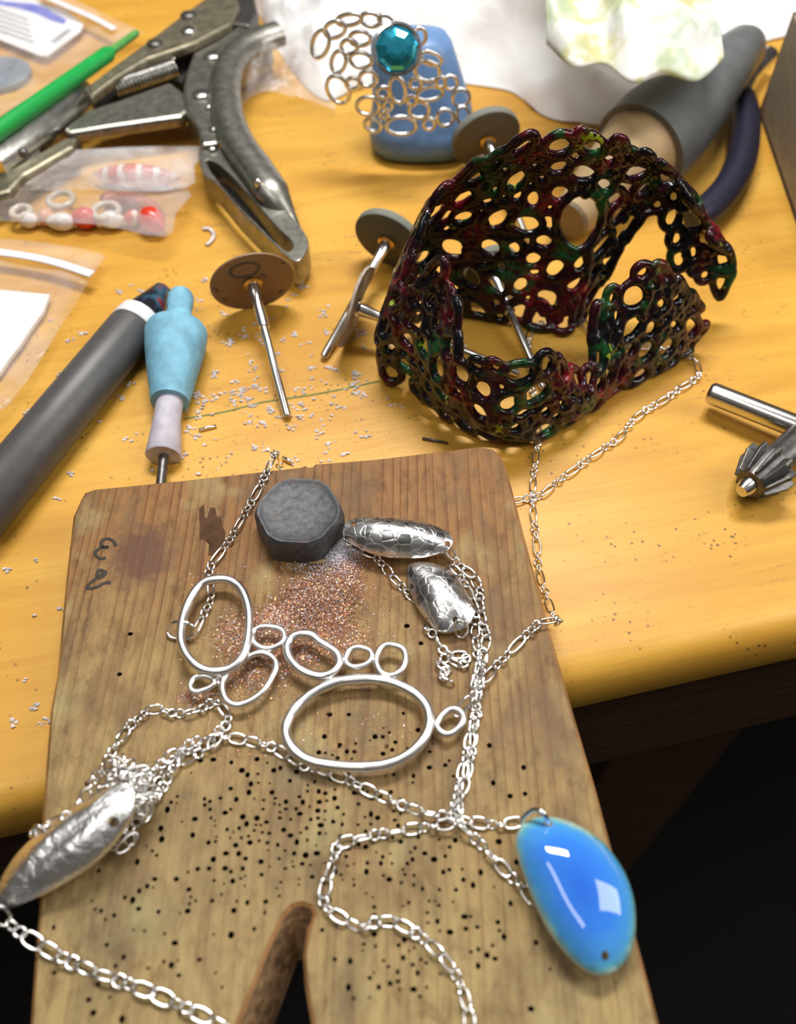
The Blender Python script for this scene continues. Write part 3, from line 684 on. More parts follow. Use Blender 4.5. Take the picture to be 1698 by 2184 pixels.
chain([P(u, v, z) for u, v, z in ((-12, 1940, ZB+.0050), (6, 1958, ZB+.003), (42, 1988, ZB+.0018), (92, 2020, ZB+.0014), (152, 2052, ZC), (219, 2080, ZC), (293, 2105, ZC), (353, 2130, ZC), (424, 2162, ZC), (480, 2192, ZC), (520, 2215, ZC))], nf, 'osso', size=1.15, rolls=(.3, -.8, .7))

# ------------------------------------------------------------------ filings, dust and offcuts
def flakes(name, n, sampler, smin, smax, mats, weights, label, cat, base):
    mb = MB()
    for _ in range(n):
        p = sampler()
        if p is None: continue
        s = random.uniform(smin, smax); a = random.uniform(0, 6.28); tl = random.uniform(-.9, .9)
        e1 = V((math.cos(a), math.sin(a), tl*.6)).normalized()*s; e2 = V((-math.sin(a), math.cos(a), random.uniform(-.9, .9))).normalized()*s*random.uniform(.4, 1)
        p = p + V((0, 0, abs(e1.z)+abs(e2.z)*.5)); mi = random.choices(range(len(mats)), weights)[0]
        e3 = e1.cross(e2).normalized()*s*.35
        mb.add([p+e1, p+e2, p-e1, p+e3], [(0, 1, 3), (1, 2, 3), (2, 0, 3), (0, 2, 1)], mi)
    o = mb.build(name, mats, None, base, False, fix=False); return tag(o, label, cat, None, 'stuff')
FIL = [(745, 1185), (790, 1215), (792, 1290), (800, 1370), (730, 1400), (690, 1400), (600, 1490), (500, 1520), (380, 1510), (370, 1485), (470, 1440), (440, 1350), (470, 1310), (560, 1290), (610, 1240), (690, 1200)]
ridge = [(745, 1200, 26, 20), (720, 1250, 42, 38), (660, 1270, 45, 32), (700, 1330, 50, 40), (620, 1310, 48, 30), (560, 1330, 45, 30), (500, 1350, 40, 35), (640, 1400, 55, 35), (520, 1440, 60, 40), (420, 1490, 45, 20), (600, 1380, 75, 55), (740, 1380, 55, 40), (540, 1400, 90, 60), (740, 1480, 80, 30)]
rw = [2, 5, 5, 4, 4, 3, 2, 2.2, 1.8, 1.2, 2.6, 2.0, 2.4, .7]
def filing():
    if random.random() < .05:
        u, v = random.uniform(380, 880), random.uniform(1200, 1620)
    else:
        r = random.choices(ridge, rw)[0]; u = random.gauss(r[0], r[2]*.62); v = random.gauss(r[1], r[3]*.62)
        if not inpoly(u, v, FIL) and random.random() < .85: return None
    h = max(0, 1-math.hypot((u-690)/110, (v-1280)/75))
    return P(u, v, ZB + random.random()*.0016*h)
flakes('copper_filings', 34000, filing, .00009, .00029, ['copper_bright', 'copper_dark', 'rust_grain', 'silver_grain', 'gold_grain'], [2.8, 2.6, 4.2, 3.0, .9], 'glittering copper filings heaped on the wooden board', 'metal filings', P(690, 1300, ZB))
def pale():
    if random.random() < .3: u, v = random.gauss(690, 40), random.gauss(1200, 18)
    else: u, v = random.gauss(722, 20), random.gauss(1172, 12)
    if v < 1158-.25*(u-690) and u < 715: return None
    return P(u, v, ZB+random.random()*.0006)
flakes('pale_dust', 3500, pale, .00012, .00028, ['pale_grain', 'silver_grain'], [5, 1], 'pale grey filing dust against the bolt head', 'dust', P(715, 1180, ZB))
mb = MB(); mb.tube([P(660, 1200, ZB+.0006), P(694, 1196, ZB+.0006)], [.0006, .0005], 6, flat=.5, up=(0, 0, 1))
tag(mb.build('wood_chip', 'tan_wood', None, P(676, 1198, ZB)), 'small tan wood splinter in the pale dust by the bolt', 'wood chip')
# crumbs on the bench
mb = MB(); made = 0
onpin = [(u, v) for u, v in edge] + [(64, 2183)] + [(120, 1440), (155, 1100)]
while made < 260:
    if random.random() < .75: u, v = random.gauss(560, 190), random.gauss(820, 110)
    else: u, v = random.uniform(0, 1000), random.uniform(560, 1600)
    if inpoly(u, v, onpin) or v < 520 or u < 0 or (inpoly(u, v, [(90, 1040), (90, 1660), (0, 1680), (0, 1040)]) and random.random() < .3) : continue
    if v > 1600 or (u > 800 and v > 940): continue
    made += 1; c0 = P(u, v, 0)
    for k in range(random.choice((1, 2, 4, 6, 8))):
        s = random.uniform(.00014, .00048); mb.blob(c0 + V((random.gauss(0, .0007), random.gauss(0, .0005), s*.5)), (s*1.4, s, s*.7), .45)
tag(mb.build('pale_crumbs', 'crumb', None, P(560, 820, 0), False), 'pale crumbs of dust scattered over the yellow bench top', 'crumbs', None, 'stuff')
def speck():
    u, v = (random.gauss(640, 230), random.gauss(850, 130)) if random.random() < .7 else (random.uniform(0, 1698), random.uniform(560, 1400))
    if inpoly(u, v, onpin) or v > 1385 or u < 0: return None
    if v > 940 and u < 150 and random.random() < .5: return None
    return P(u, v, 0)
flakes('dark_specks', 2600, speck, .00006, .00020, ['brown_grain', 'silver_grain'], [6, 1], 'fine dark brown specks of grit on the bench top', 'grit', P(700, 850, 0))
for pts, r, mat, lb, ct in (((P(424, 917, .0006), P(462, 908, .0006)), .0005, 'silver', 'short silver wire offcut beside the lilac taped shaft', 'wire'),
                            ((P(603, 976, .0007), P(626, 987, .0007)), .0006, 'silver', 'short bright wire offcut behind the far edge of the board', 'wire'),
                            ((P(901, 935, .0004), P(955, 945, .0004)), .0004, 'dark_steel', 'thin dark sliver of metal in front of the black cuff', 'sliver')):
    mb = MB(); mb.tube([pts[0], (pts[0]+pts[1])/2+V((0, 0, .0001)), pts[1]], [r*.9, r, r*.9], 8)
    tag(mb.build('wire_offcut' if ct == 'wire' else 'metal_sliver', mat, None, (pts[0]+pts[1])/2), lb, ct)
mb = MB(); mb.tube(cr([P(*q, .0006) for q in ((432, 488), (447, 488), (456, 500), (450, 514), (440, 522))], False, 4), .0007, 6, flat=.6)
tag(mb.build('shaving_curl', 'crumb', None, P(445, 505, 0)), 'small curled pale shaving below the locking pliers', 'shaving')

# ------------------------------------------------------------------ rotary tool mandrels
def shaft_profile(L, r=.00118):
    return [(r*1.55, -.0012), (r*1.55, .0035), (r*1.45, .0040), (r*1.20, .0070), (r*1.42, .0120), (r*1.42, .0160), (r*1.0, .0164), (r, L-.0004), (r*.8, L), (0, L)]
def mandrel(name, hub, end, label, disc, R, thick, group=None):
    hub, end = V(hub), V(end); ax = (end-hub).normalized(); L = (end-hub).length
    th = thing(name, V((hub.x, hub.y, 0)), label, 'rotary tool bit', group)
    if disc == 'paper':
        mb = MB(); mb.lathe([(R*.02, -.0003), (R, -.0003), (R*1.002, 0), (R, .0003), (R*.02, .0003)], hub, ax, 56); d = mb.build('sanding_disc', 'sand_paper', th, auto=40)
    elif disc == 'felt':
        mb = MB(); mb.lathe([(R*.02, -.0004), (R, -.0004), (R, .0004), (R*.02, .0004)], hub, ax, 48)
        for i, v in enumerate(mb.v):
            q = v-hub; mb.v[i] = v + ax*(.0007*math.sin(q.z*300)*min(1, q.length/R))
        d = mb.build('sanding_disc', 'felt_pale', th, auto=40)
    else:
        mb = MB(); mb.lathe([(R*.12, -thick/2), (R*.94, -thick/2), (R*.985, -thick*.42), (R, -thick*.3), (R, thick*.3), (R*.985, thick*.42), (R*.94, thick/2), (R*.12, thick/2)], hub, ax, 56)
        mb.mi = [1 if 2*56 <= i < 5*56 else 0 for i in range(len(mb.f))]
        d = mb.build('rubber_wheel', ['rubber_wheel', 'rubber_rim'], th, auto=40)
    t0 = thick/2 if disc == 'rubber' else .0003
    mb = MB(); mb.lathe([(.0028, t0*.5), (.0028, t0+.0008), (.0022, t0+.0012), (.0015, t0+.0013)], hub, ax, 24); mb.build('flange', 'brass' if disc != 'felt' else 'steel_shaft', th, auto=40)
    mb = MB(); mb.lathe([(.0026, -t0-.0014), (.0030, -t0-.0010), (.0030, -t0+.0001)], hub, ax, 20); mb.build('screw_head', 'steel_shaft', th, auto=40)
    mb = MB(); mb.lathe([(r, h+t0) for r, h in shaft_profile(L-t0)], hub, ax, 18); mb.build('shaft', 'steel_shaft', th, auto=35)
    return th, d, ax
hubA = P(538, 601, .0120); m1, d1, ax1 = mandrel('sanding_mandrel', hubA, P(613, 889, .00125), 'steel mandrel with a flat brown sanding disc printed with a circle', 'paper', .0124, .0006)
# print on the disc
ex = (V((1, 0, 0))-ax1*ax1.x).normalized(); ey = ax1.cross(ex)
if ey.z < 0: ey = -ey
dp = lambda a, b: hubA + ex*a + ey*b + ax1*.00034
mb = MB(); mb.tube([dp(-.0012+.0042*math.cos(q), .0064+.0030*math.sin(q)) for q in [2*math.pi*k/28 for k in range(28)]], .00055, 6, closed=True, flat=.06, up=ax1); mb.build('printed_circle', 'disc_print', d1)
for a, b, c_, e in ((-.0112, .002, -.0102, -.001), (-.0098, -.0040, -.0084, -.0058), (.0030, .0030, .0044, .0010), (.0094, .0060, .0104, .0052), (.0070, -.0080, .0086, -.0064)):
    mb = MB(); mb.tube([dp(a, b), dp((a+c_)/2, (b+e)/2), dp(c_, e)], [.0003, .0006, .0003], 6, flat=.08, up=ax1); mb.build('printed_mark', 'disc_print', d1)
mandrel('rubber_wheel_mandrel', P(830, 508, .0112), P(690, 762, .00125), 'steel mandrel with a grey rubber wheel crossing under a pale felt disc', 'rubber', .0111, .0030)
mandrel('felt_mandrel', P(758, 655, .0122), P(1105, 797, .00125), 'steel mandrel with a thin pale disc seen edge-on, shaft reaching under the black cuff', 'felt', .0122, .0008)
hd = P(1036, 292, .0120); mandrel('rubber_wheel_mandrel', hd, hd + V((.012, -.042, -.0107)), 'steel mandrel with a grey rubber wheel behind the black cuff beside the blue stand', 'rubber', .0120, .0032)
he = P(1160, 828, .00125); hf = P(1040, 560, .0085); hf = he + (hf-he).normalized()*.0455; hf.z = .0085
mandrel('rubber_wheel_mandrel', hf, he, 'steel mandrel lying inside the black cuff, shaft end showing through its front holes', 'rubber', .0086, .0030)

# ------------------------------------------------------------------ black lace cuff
# an upright crown-like band with a gap at one side: columns of (foot u, v, y), (top u, v, y)
COLS = [((1468, 748, .191), (1492, 645, .192)), ((1400, 800, .182), (1400, 575, .187)), ((1310, 838, .174), (1292, 630, .181)), ((1245, 872, .1665), (1240, 795, .168)), ((1185, 915, .160), (1178, 765, .161)),
        ((1090, 945, .1560), (1078, 785, .157)), ((960, 890, .1635), (985, 735, .162)), ((885, 830, .1745), (950, 585, .176)), ((812, 792, .1800), (868, 605, .182)), ((860, 690, .1950), (905, 475, .193)),
        ((950, 655, .2065), (938, 375, .206)), ((1080, 690, .2030), (1085, 292, .206)), ((1200, 712, .2000), (1230, 262, .208)), ((1275, 620, .2080), (1365, 290, .211)), ((1375, 465, .2120), (1445, 345, .213)), ((1455, 565, .2080), (1505, 425, .211)), ((1532, 640, .2050), (1548, 520, .207))]
FOOT = [PY(*a) for a, b in COLS]; TOPS = [PY(*b) for a, b in COLS]; NC = len(COLS)-1
def cat(pts, s):
    i = min(int(s), NC-1); x = s-i; g = lambda k: pts[min(max(k, 0), NC)]
    a, b, c, d = g(i-1), g(i), g(i+1), g(i+2)
    return .5*((2*b) + (c-a)*x + (2*a-5*b+4*c-d)*x*x + (3*b-a-3*c+d)*x**3)
CUFC = V((.042, .184, 0))
def cuff_pt(s, t):
    s = min(max(s, 0), NC); p = cat(FOOT, s).lerp(cat(TOPS, s), t); o_ = p-CUFC; o_.z = 0; o_.normalize()
    p = p + o_*(.0035*math.sin(math.pi*min(max(t, 0), 1)) - (.006*max(0, t-.6)**2/.2 if s > 9 else 0)*min(1, max(0, s-9)))
    p = p + o_*(.0016*noise.noise(V((s*1.3, t*3, 1.7)))); p.z = max(.0013, p.z); return p
def cuff_d(s, t):
    return ((cuff_pt(s+.03, t)-cuff_pt(s-.03, t)).length/.06 if .03 < s < NC-.03 else .012, (cuff_pt(s, t+.02)-cuff_pt(s, t-.02)).length/.04)
def pix(p):
    q = p-CAM; dz = q.y*CP-q.z*SP; return (CX+F*q.x/dz, CY-F*(q.y*SP+q.z*CP)/dz)
GRID = [(a*.08, b/24) for a in range(int(NC/.08)+1) for b in range(25)]; GPX = [(pix(cuff_pt(*g)), g) for g in GRID]
rnd = random.Random(5); cr_ = []
for (u, v, rp) in ((1240, 475, 58), (895, 655, 24), (1010, 697, 24), (912, 735, 20), (932, 688, 12), (898, 800, 9), (1090, 862, 21), (1095, 912, 13), (975, 870, 12), (1145, 835, 27), (1030, 830, 20), (1196, 857, 13), (1350, 632, 27), (1345, 695, 26), (1340, 745, 17), (1205, 705, 15), (1060, 470, 25), (1125, 475, 27),
                   (1095, 530, 17), (1190, 350, 19), (1247, 372, 27), (1475, 540, 15), (1500, 585, 11), (1440, 550, 20), (1410, 650, 14), (1000, 360, 19), (1140, 420, 18), (1370, 400, 18), (1310, 420, 18), (1300, 340, 16), (830, 740, 14), (860, 690, 16), (1440, 690, 16), (1040, 905, 8), (1130, 890, 7)):
    g = min(GPX, key=lambda q: (q[0][0]-u)**2+(q[0][1]-v)**2)[1]
    cr_.append((cuff_pt(*g), g[0], g[1], (rp+7)/8.3e3))
for (rmin, rmax, ntry) in ((.0030, .0042, 1200), (.0021, .0034, 5000), (.0014, .0024, 9000)):
    for _ in range(ntry):
        s = rnd.uniform(0, NC); t_ = rnd.uniform(.0, 1.0)
        p = cuff_pt(s, t_); r = rmax*rnd.uniform(.8, 1)
        for q in cr_:
            r = min(r, (q[0]-p).length - q[3] - .0001)
            if r < rmin: break
        if r < rmin: continue
        cr_.append((p, s, t_, r))
mb = MB()
for (p, s, t_, r) in cr_:
    el = rnd.uniform(.85, 1.18); ph = rnd.uniform(0, 3.14); n_ = 20; pts = []; d1_, d2_ = cuff_d(s, t_)
    for k in range(n_):
        a = 2*math.pi*k/n_; x = math.cos(a)*r*el; y = math.sin(a)*r/el
        x, y = x*math.cos(ph)-y*math.sin(ph), x*math.sin(ph)+y*math.cos(ph)
        q = cuff_pt(s+x/max(.006, d1_), t_+y/max(.006, d2_))
        pts.append(q)
    tr = min(.00142, .00102+r*.09)
    mb.tube(pts, [tr*(1+.3*noise.noise(q*300)) for q in pts], 8, closed=True)
for i in range(len(cr_)):                                      # joins where neighbouring rings touch
    for j in range(i):
        d = (cr_[i][0]-cr_[j][0]).length
        if d < cr_[i][3]+cr_[j][3]+.0018:
            k = cr_[i][3]/(cr_[i][3]+cr_[j][3]); q = cr_[i][0].lerp(cr_[j][0], k); mb.blob(q, (.0017, .0017, .0016), .1)
cuff = mb.build('lace_cuff', 'black_enamel', None, CUFC)
md = cuff.modifiers.new('fuse', 'REMESH'); md.mode = 'VOXEL'; md.voxel_size = .00042; md.use_smooth_shade = True
md = cuff.modifiers.new('smooth', 'SMOOTH'); md.factor = .6; md.iterations = 3
tag(cuff, 'glossy black enamelled lace cuff bracelet with red and green flecks', 'bracelet')

# ------------------------------------------------------------------ chuck key
g0 = P(1600, 1032, .0072); g1 = P(1745, 905, .0078); ax = (g1-g0).normalized()
ck = thing('chuck_key', V((g0.x, g0.y, 0)), 'steel drill chuck key with a toothed conical head and crossbar', 'chuck key')
mb = MB(); mb.lathe([(0, -.0040), (.0016, -.0036), (.0022, -.0020), (.0024, .0)], g0, ax, 16); mb.build('pilot_tip', 'steel_shaft', ck, auto=40)
mb = MB(); mb.lathe([(.0024, -.0004), (.0038, 0), (.0054, .0060), (.0056, .0090), (.0044, .0100)], g0, ax, 24); mb.build('gear_core', 'dark_steel', ck, auto=40)
tz = V((0, 0, 1)); e1 = (tz-ax*tz.dot(ax)).normalized(); e2 = ax.cross(e1)
for k in range(11):
    a = 2*math.pi*k/11; d = e1*math.cos(a)+e2*math.sin(a); tn = ax.cross(d); vs = []
    for (h, ri, ro, wd) in ((.0002, .0030, .0047, .0006), (.0062, .0046, .0073, .0011), (.0088, .0050, .0073, .0011)):
        vs += [g0+ax*h+d*ri-tn*wd, g0+ax*h+d*ri+tn*wd, g0+ax*h+d*ro+tn*wd*.45, g0+ax*h+d*ro-tn*wd*.45]
    mb = MB(); mb.add(vs, [(0, 1, 2, 3), (11, 10, 9, 8)] + [(o_+i, o_+(i+1) % 4, o_+4+(i+1) % 4, o_+4+i) for o_ in (0, 4) for i in range(4)]); mb.build('gear_tooth', 'dark_steel', ck, smooth=False, bevel=.0002)
mb = MB(); mb.lathe([(.0044, .0095), (.0042, .012), (.0042, .030), (.0046, .032), (.0046, .041)], g0, ax, 24); mb.build('shank', 'dark_steel', ck, auto=40)
b0, b1 = P(1512, 836, .0060), P(1690, 906, .0068); bd = (b1-b0).normalized()
mb = MB(); mb.lathe([(0, 0), (.0024, 0), (.0030, .0006), (.0031, .0012), (.0031, .058), (.0026, .059), (0, .059)], b0, bd, 22); mb.build('crossbar', 'steel_shaft', ck, auto=40)

# ------------------------------------------------------------------ dark pen-like tool, taped bur
t0, t1 = P(-60, 1118, .0070), P(352, 616, .0060); ax = (t1-t0).normalized(); L = (t1-t0).length
pn = thing('tool_handle', V((t0.x, t0.y, 0)).lerp(V((t1.x, t1.y, 0)), .5), 'matt dark grey round tool handle with a white ring near its tip', 'tool')
tb = (P(292, 690, .0068)-t0).dot(ax)
mb = MB(); mb.lathe([(.0062, 0), (.0070, .001), (.0070, tb-.003), (.0068, tb-.0015)], t0, ax, 32); mb.build('handle', 'pen_grey', pn, auto=40)
mb = MB(); mb.lathe([(.0066, tb-.0016), (.0070, tb-.0010), (.0066, tb+.0030), (.0058, tb+.0034)], t0, ax, 32); mb.build('white_ring', 'white_plastic', pn, auto=40)
mb = MB(); mb.lathe([(.0056, tb+.0030), (.0055, tb+.0045), (.0046, tb+.0085), (.0030, L-.0010), (.0014, L), (0, L+.0003)], t0, ax, 24); mb.build('tip', 'pen_tip', pn, auto=50)
q0, q1 = P(386, 632, .0080), P(343, 1035, .0030); ax = (q1-q0).normalized(); L = (q1-q0).length
bw = thing('taped_bur', V((q0.x, q0.y, 0)).lerp(V((q1.x, q1.y, 0)), .45), 'steel shaft wrapped in a blue tape cone and lilac tape', 'rotary bit')
s_ = lambda v: (P(365, v, .006)-q0).dot(ax)
mb = MB(); mb.lathe([(0, -.0012), (.0032, -.0010), (.0038, .0004), (.0038, s_(662)), (.0034, s_(668)), (.0040, s_(685)), (.0043, s_(716))], q0, ax, 28); mb.build('tape_knob', 'blue_tape', bw, auto=50)
def coney(mb, amp, fr):
    for i, v in enumerate(mb.v):
        q = v-q0; h = q.dot(ax); rad = q-ax*h; mb.v[i] = q0+ax*h+rad*(1+amp*noise.noise(v*fr))
mb = MB(); mb.lathe([(.0042, s_(711)), (.0084, s_(713)), (.0091, s_(720)), (.0088, s_(745)), (.0074, s_(790)), (.0058, s_(830)), (.0053, s_(852)), (.0040, s_(853))], q0, ax, 32); coney(mb, .12, 110); mb.build('tape_cone', 'blue_tape', bw, auto=50)
mb = MB(); mb.lathe([(.0038, s_(845)), (.0040, s_(850)), (.0042, s_(890)), (.0044, s_(958)), (.0040, s_(961)), (.0014, s_(961))], q0, ax, 28); coney(mb, .28, 110); mb.build('tape_sleeve', 'lilac_tape', bw, auto=50)
mb = MB(); mb.lathe([(.0013, s_(900)), (.0013, s_(1060)), (0, s_(1061))], q0, ax, 16); mb.build('shaft', 'dark_steel', bw, auto=40)

# ------------------------------------------------------------------ locking pliers
pg = thing('locking_pliers', P(420, 200, 0), 'worn steel locking pliers with a coil spring and curved handle', 'pliers')
def slab(name, pts, ztop, dz, mat, bevel=.0009, parent=None):
    mb = MB(); pp = [P(*Z0(*q), ztop) for q in pts]; mb.prism(pp, dz); return mb.build(name, mat, parent or pg, smooth=False, bevel=bevel)
slab('upper_handle', [(1200, -60), (1060, -10), (930, 85), (760, 215), (600, 330), (450, 445), (470, 500), (610, 395), (760, 305), (1000, 225), (1190, 125), (1240, 30)], .0165, .0036, 'plier_olive')
o0, o1 = P(*Z0(-70, 850), .0095), P(*Z0(450, 490), .0095); dd = (o1-o0).normalized()
mb = MB(); Lh = (o1-o0).length; mb.lathe([(.0092, 0), (.0094, .004), (.0094, Lh*.5), (.0085, Lh*.85), (.0060, Lh), (.003, Lh+.002)], o0, dd, 28); mb.build('grip_tube', 'plier_bright', pg, auto=50)
slab('channel', [(450, 500), (600, 345), (760, 230), (930, 100), (1060, 0), (1200, -50), (1240, 60), (1010, 290), (940, 430), (880, 410), (600, 520), (460, 580)], .0075, .006, 'plier_shade', .0003)  # dark plate, the slot's shade is in its colour
h0, h1 = P(*Z0(590, 455), .0118), P(*Z0(912, 348), .0118); hd_ = (h1-h0); nt = 17; hp_ = []
e1 = V((0, 0, 1)); e2 = hd_.normalized().cross(e1)
for k in range(nt*9+1):
    a = 2*math.pi*k/9; hp_.append(h0 + hd_*(k/(nt*9)) + e1*math.cos(a)*.0031 + e2*math.sin(a)*.0031)
mb = MB(); mb.tube(hp_, .00052, 5); mb.build('spring', 'plier_bright', pg)
slab('toggle_lever', [(455, 565), (600, 520), (880, 420), (955, 480), (978, 570), (935, 602), (560, 655), (350, 690), (325, 662)], .0120, .0045, 'plier_steel', .0014)
slab('jaw_plate', [(1000, 270), (1130, 200), (1230, 130), (1405, 180), (1390, 232), (1250, 312), (1190, 350), (1165, 450), (1175, 620), (1130, 740), (1040, 750), (1020, 660), (960, 570), (945, 470), (960, 380)], .0135, .0110, 'plier_steel', .0012)
slab('jaw_block', [(1205, -50), (1310, -50), (1335, 60), (1285, 132), (1200, 122)], .0140, .0110, 'dark_steel')
mb = MB(); mb.tube(cr([P(*Z0(*q), z) for q, z in (((1440, 175), .0150), ((1310, 225), .0150), ((1210, 305), .0150), ((1165, 430), .0148), ((1178, 600), .0145), ((1235, 745), .0140), ((1330, 880), .0135), ((1410, 1000), .0128), ((1490, 1110), .0095), ((1545, 1190), .0080))], False, 6), [.0058]*43+[.0052, .0047, .0042, .0037, .0032, .0027, .0023, .0020, .0017, .0014, .0011, .0008], 14, flat=.75, up=(0, 0, 1)); mb.build('curved_arm', 'plier_steel', pg, auto=60)
ho = [(1030, 765), (1130, 745), (1300, 945), (1400, 1025), (1505, 1110), (1592, 1230), (1585, 1300), (1540, 1352), (1480, 1322), (1380, 1225), (1230, 1075), (1130, 955), (1050, 890)]
hi = [(1065, 835), (1140, 855), (1280, 1000), (1420, 1160), (1510, 1250), (1495, 1300), (1440, 1265), (1330, 1155), (1180, 1000)]
oo = [P(*Z0(*q), .0115) for q in ho]; ii = [P(*Z0(*q), .0115) for q in hi]
v2, fs = cdt([(p.x*1000, p.y*1000) for p in cr(oo, True, 3)], [[(p.x*1000, p.y*1000) for p in cr(ii, True, 3)]])
tp = [V((p.x/1000, p.y/1000, .0115)) for p in v2]; nv = len(tp); mb = MB(); mb.add(tp, fs); mb.add([p-V((0, 0, .0090)) for p in tp], [f[::-1] for f in fs])
o_ = 0
for m in (len(ho)*3, len(hi)*3): mb.f += [(o_+i, o_+(i+1) % m, o_+(i+1) % m+nv, o_+i+nv) for i in range(m)]; mb.mi += [0]*m; o_ += m
mb.build('lower_handle', 'plier_steel', pg, smooth=False, bevel=.0012)
slab('hollow_shade_plate', hi, .0045, .003, 'plier_shade', 0)  # dark plate added for the shade in the hollow handle
slab('release_lever', [(-60, 890), (30, 880), (180, 800), (330, 712), (412, 690), (382, 760), (260, 830), (130, 905), (50, 990), (-60, 1020)], .0100, .0080, 'plier_olive', .0014)
for (x, y, r, z, mt) in ((1100, 292, .0034, .0135, 'plier_bright'), (1040, 492, .0034, .0135, 'plier_bright'), (1082, 562, .0016, .0135, 'plier_bright'), (1110, 672, .0020, .0135, 'plier_bright'), (1100, 778, .0016, .0115, 'plier_bright'), (975, 82, .0032, .0165, 'dark_steel'), (975, 162, .0030, .0165, 'plier_bright'), (800, 228, .0030, .0165, 'dark_steel'), (120, 790, .0016, .0180, 'dark_steel'), (1335, 945, .0012, .0172, 'plier_bright')):
    mb = MB(); mb.lathe([(r, -.001), (r, .0004), (r*.8, .0010), (r*.4, .0013), (0, .0014)], P(*Z0(x, y), z), (0, 0, 1), 18); mb.build('rivet', mt, pg, auto=50)

# ------------------------------------------------------------------ green stick
gs = thing('green_stick', P(140, 180, .0), 'bright green plastic stick with a thin tip lying across the pliers', 'stick')
a, b, c_ = P(-60, 318, .0215), P(240, 108, .0185), P(294, 68, .0175)
mb = MB(); mb.lathe([(.0028, 0), (.0028, (b-a).length-.003), (.0015, (b-a).length)], a, b-a, 18); mb.build('stick', 'green_plastic', gs, auto=50)
mb = MB(); mb.lathe([(.0015, -.001), (.0014, (c_-b).length-.002), (.0008, (c_-b).length)], b, c_-b, 14); mb.build('thin_tip', 'green_tip', gs, auto=50)

# ------------------------------------------------------------------ clear plastic bags and what lies in them
def sheet(name, px, z, mat, parent, amp=.0016, step=3.0, fr=55, thick=.00012):
    ol = cr([P(u, v, z) for u, v in px], False, 3) + []
    mb = plate(ol, P(px[0][0], px[0][1], z), (0, 0, 1), lambda t, x, y: amp*(noise.noise(V((x*fr/1000, y*fr/1000, z*1000)))+.35*noise.noise(V((x*fr/400, y*fr/400, 3.1))))*min(1, (1-t)*4+.25), thick, (), step)
    return mb.build(name, [mat, mat], parent)
def strip(name, px, z, w, mat, parent):
    mb = MB(); mb.tube(cr([P(u, v, z) for u, v in px], False, 5), w, 8, flat=.22, up=(0, 0, 1)); return mb.build(name, mat, parent)
b1 = thing('zip_bag', P(110, 90, 0), 'clear zip bag behind the green stick holding a white card', 'plastic bag')
sheet('bag_film', [(-60, -40), (60, -40), (290, 62), (285, 75), (180, 150), (130, 205), (60, 262), (-60, 330)], .0050, 'clear_plastic', b1)
strip('zip_seal', [(85, -12), (140, 12), (200, 38), (244, 62)], .0066, .0016, 'zip_plastic', b1)
lc = thing('label_card', P(70, 60, .003), 'white printed card with a blue stripe inside the zip bag', 'card')
mb = MB(); card = [(-60, -40), (20, -20), (140, 22), (178, 52), (172, 66), (100, 120), (84, 118), (0, 84), (-60, 60)]; mb.prism([P(u, v, .0034) for u, v in card], .0006); mb.build('card', 'card_white', lc, smooth=False)
mb = MB(); mb.prism([P(u, v, .00348) for u, v in ((-20, -8), (6, 2), (70, 8), (100, 18), (142, 42), (136, 52), (110, 44), (76, 28), (40, 18), (0, 10), (-20, 4))], .00006); mb.build('blue_stripe', 'blue_ink', lc, smooth=False)
for k in range(5):
    u0, v0 = 2+k*3, 24+k*12; mb = MB(); mb.tube([P(u0-20, v0-8, .0035), P(u0+58, v0+18, .0035)], .0006, 6, flat=.06, up=(0, 0, 1)); mb.build('print_line', 'grey_ink', lc)
for k in range(4):
    mb = MB(); mb.tube([P(112+k*9, 90-k*7, .0035), P(122+k*9, 84-k*7, .0035)], .0012, 6, flat=.04, up=(0, 0, 1)); mb.build('print_block', 'grey_ink', lc)
mb = MB(); dc = P(2, 168, .0); mb.lathe([(.0115, 0), (.0122, .0006), (.0122, .0024), (.0115, .0030), (0, .0030)], dc, (0, 0, 1), 40)
tag(mb.build('grey_disc', 'grey_disc', None, dc, auto=40), 'flat round blue-grey disc partly under the zip bag', 'disc')
b2 = thing('bead_bag', P(200, 420, 0), 'folded clear bag of red and white glass beads below the pliers', 'plastic bag')
sheet('bag_film', [(30, 330), (180, 318), (425, 312), (414, 355), (398, 402), (200, 408), (12, 402)], .0085, 'milky_plastic', b2)
sheet('bag_film', [(12, 400), (200, 408), (400, 402), (375, 455), (352, 505), (200, 478), (-30, 470)], .0078, 'clear_plastic', b2)
def bead(u0, v0, u1, v1, r, mat, label, z=None):
    z = z or r; a, b = P(u0, v0, z), P(u1, v1, z); L = (b-a).length; m = 9
    mb = MB(); mb.lathe([(max(.0004, r*math.sin(math.pi*k/m)**.7) if 0 < k < m else 0, L*k/m) for k in range(m+1)], a, b-a, 20)
    return tag(mb.build('glass_bead', mat, None, V(((a+b)/2).to_tuple()[:2]+(0,))), label, 'bead', 'glass beads in the clear bag')
bead(195, 370, 388, 380, .0040, 'bead_glass', 'long red and white striped glass bead in the upper fold of the bag')
bead(36, 468, 84, 470, .0028, 'bead_white', 'white glass bead at the loose end of the bead row')
bead(78, 462, 118, 464, .0030, 'bead_orange', 'pale orange glass bead next to the white end bead')
bead(96, 474, 168, 472, .0030, 'bead_white', 'long white glass bead in the lower fold of the bag')
bead(150, 466, 212, 464, .0036, 'bead_red', 'red glass bead between two white beads in the bag')
bead(205, 470, 268, 468, .0030, 'bead_white', 'white glass bead beside a clear glass ring')
bead(262, 464, 305, 466, .0028, 'bead_glass', 'short striped glass bead before the red end bead')
bead(298, 452, 348, 486, .0042, 'bead_red', 'large bright red glass bead at the corner of the bag')
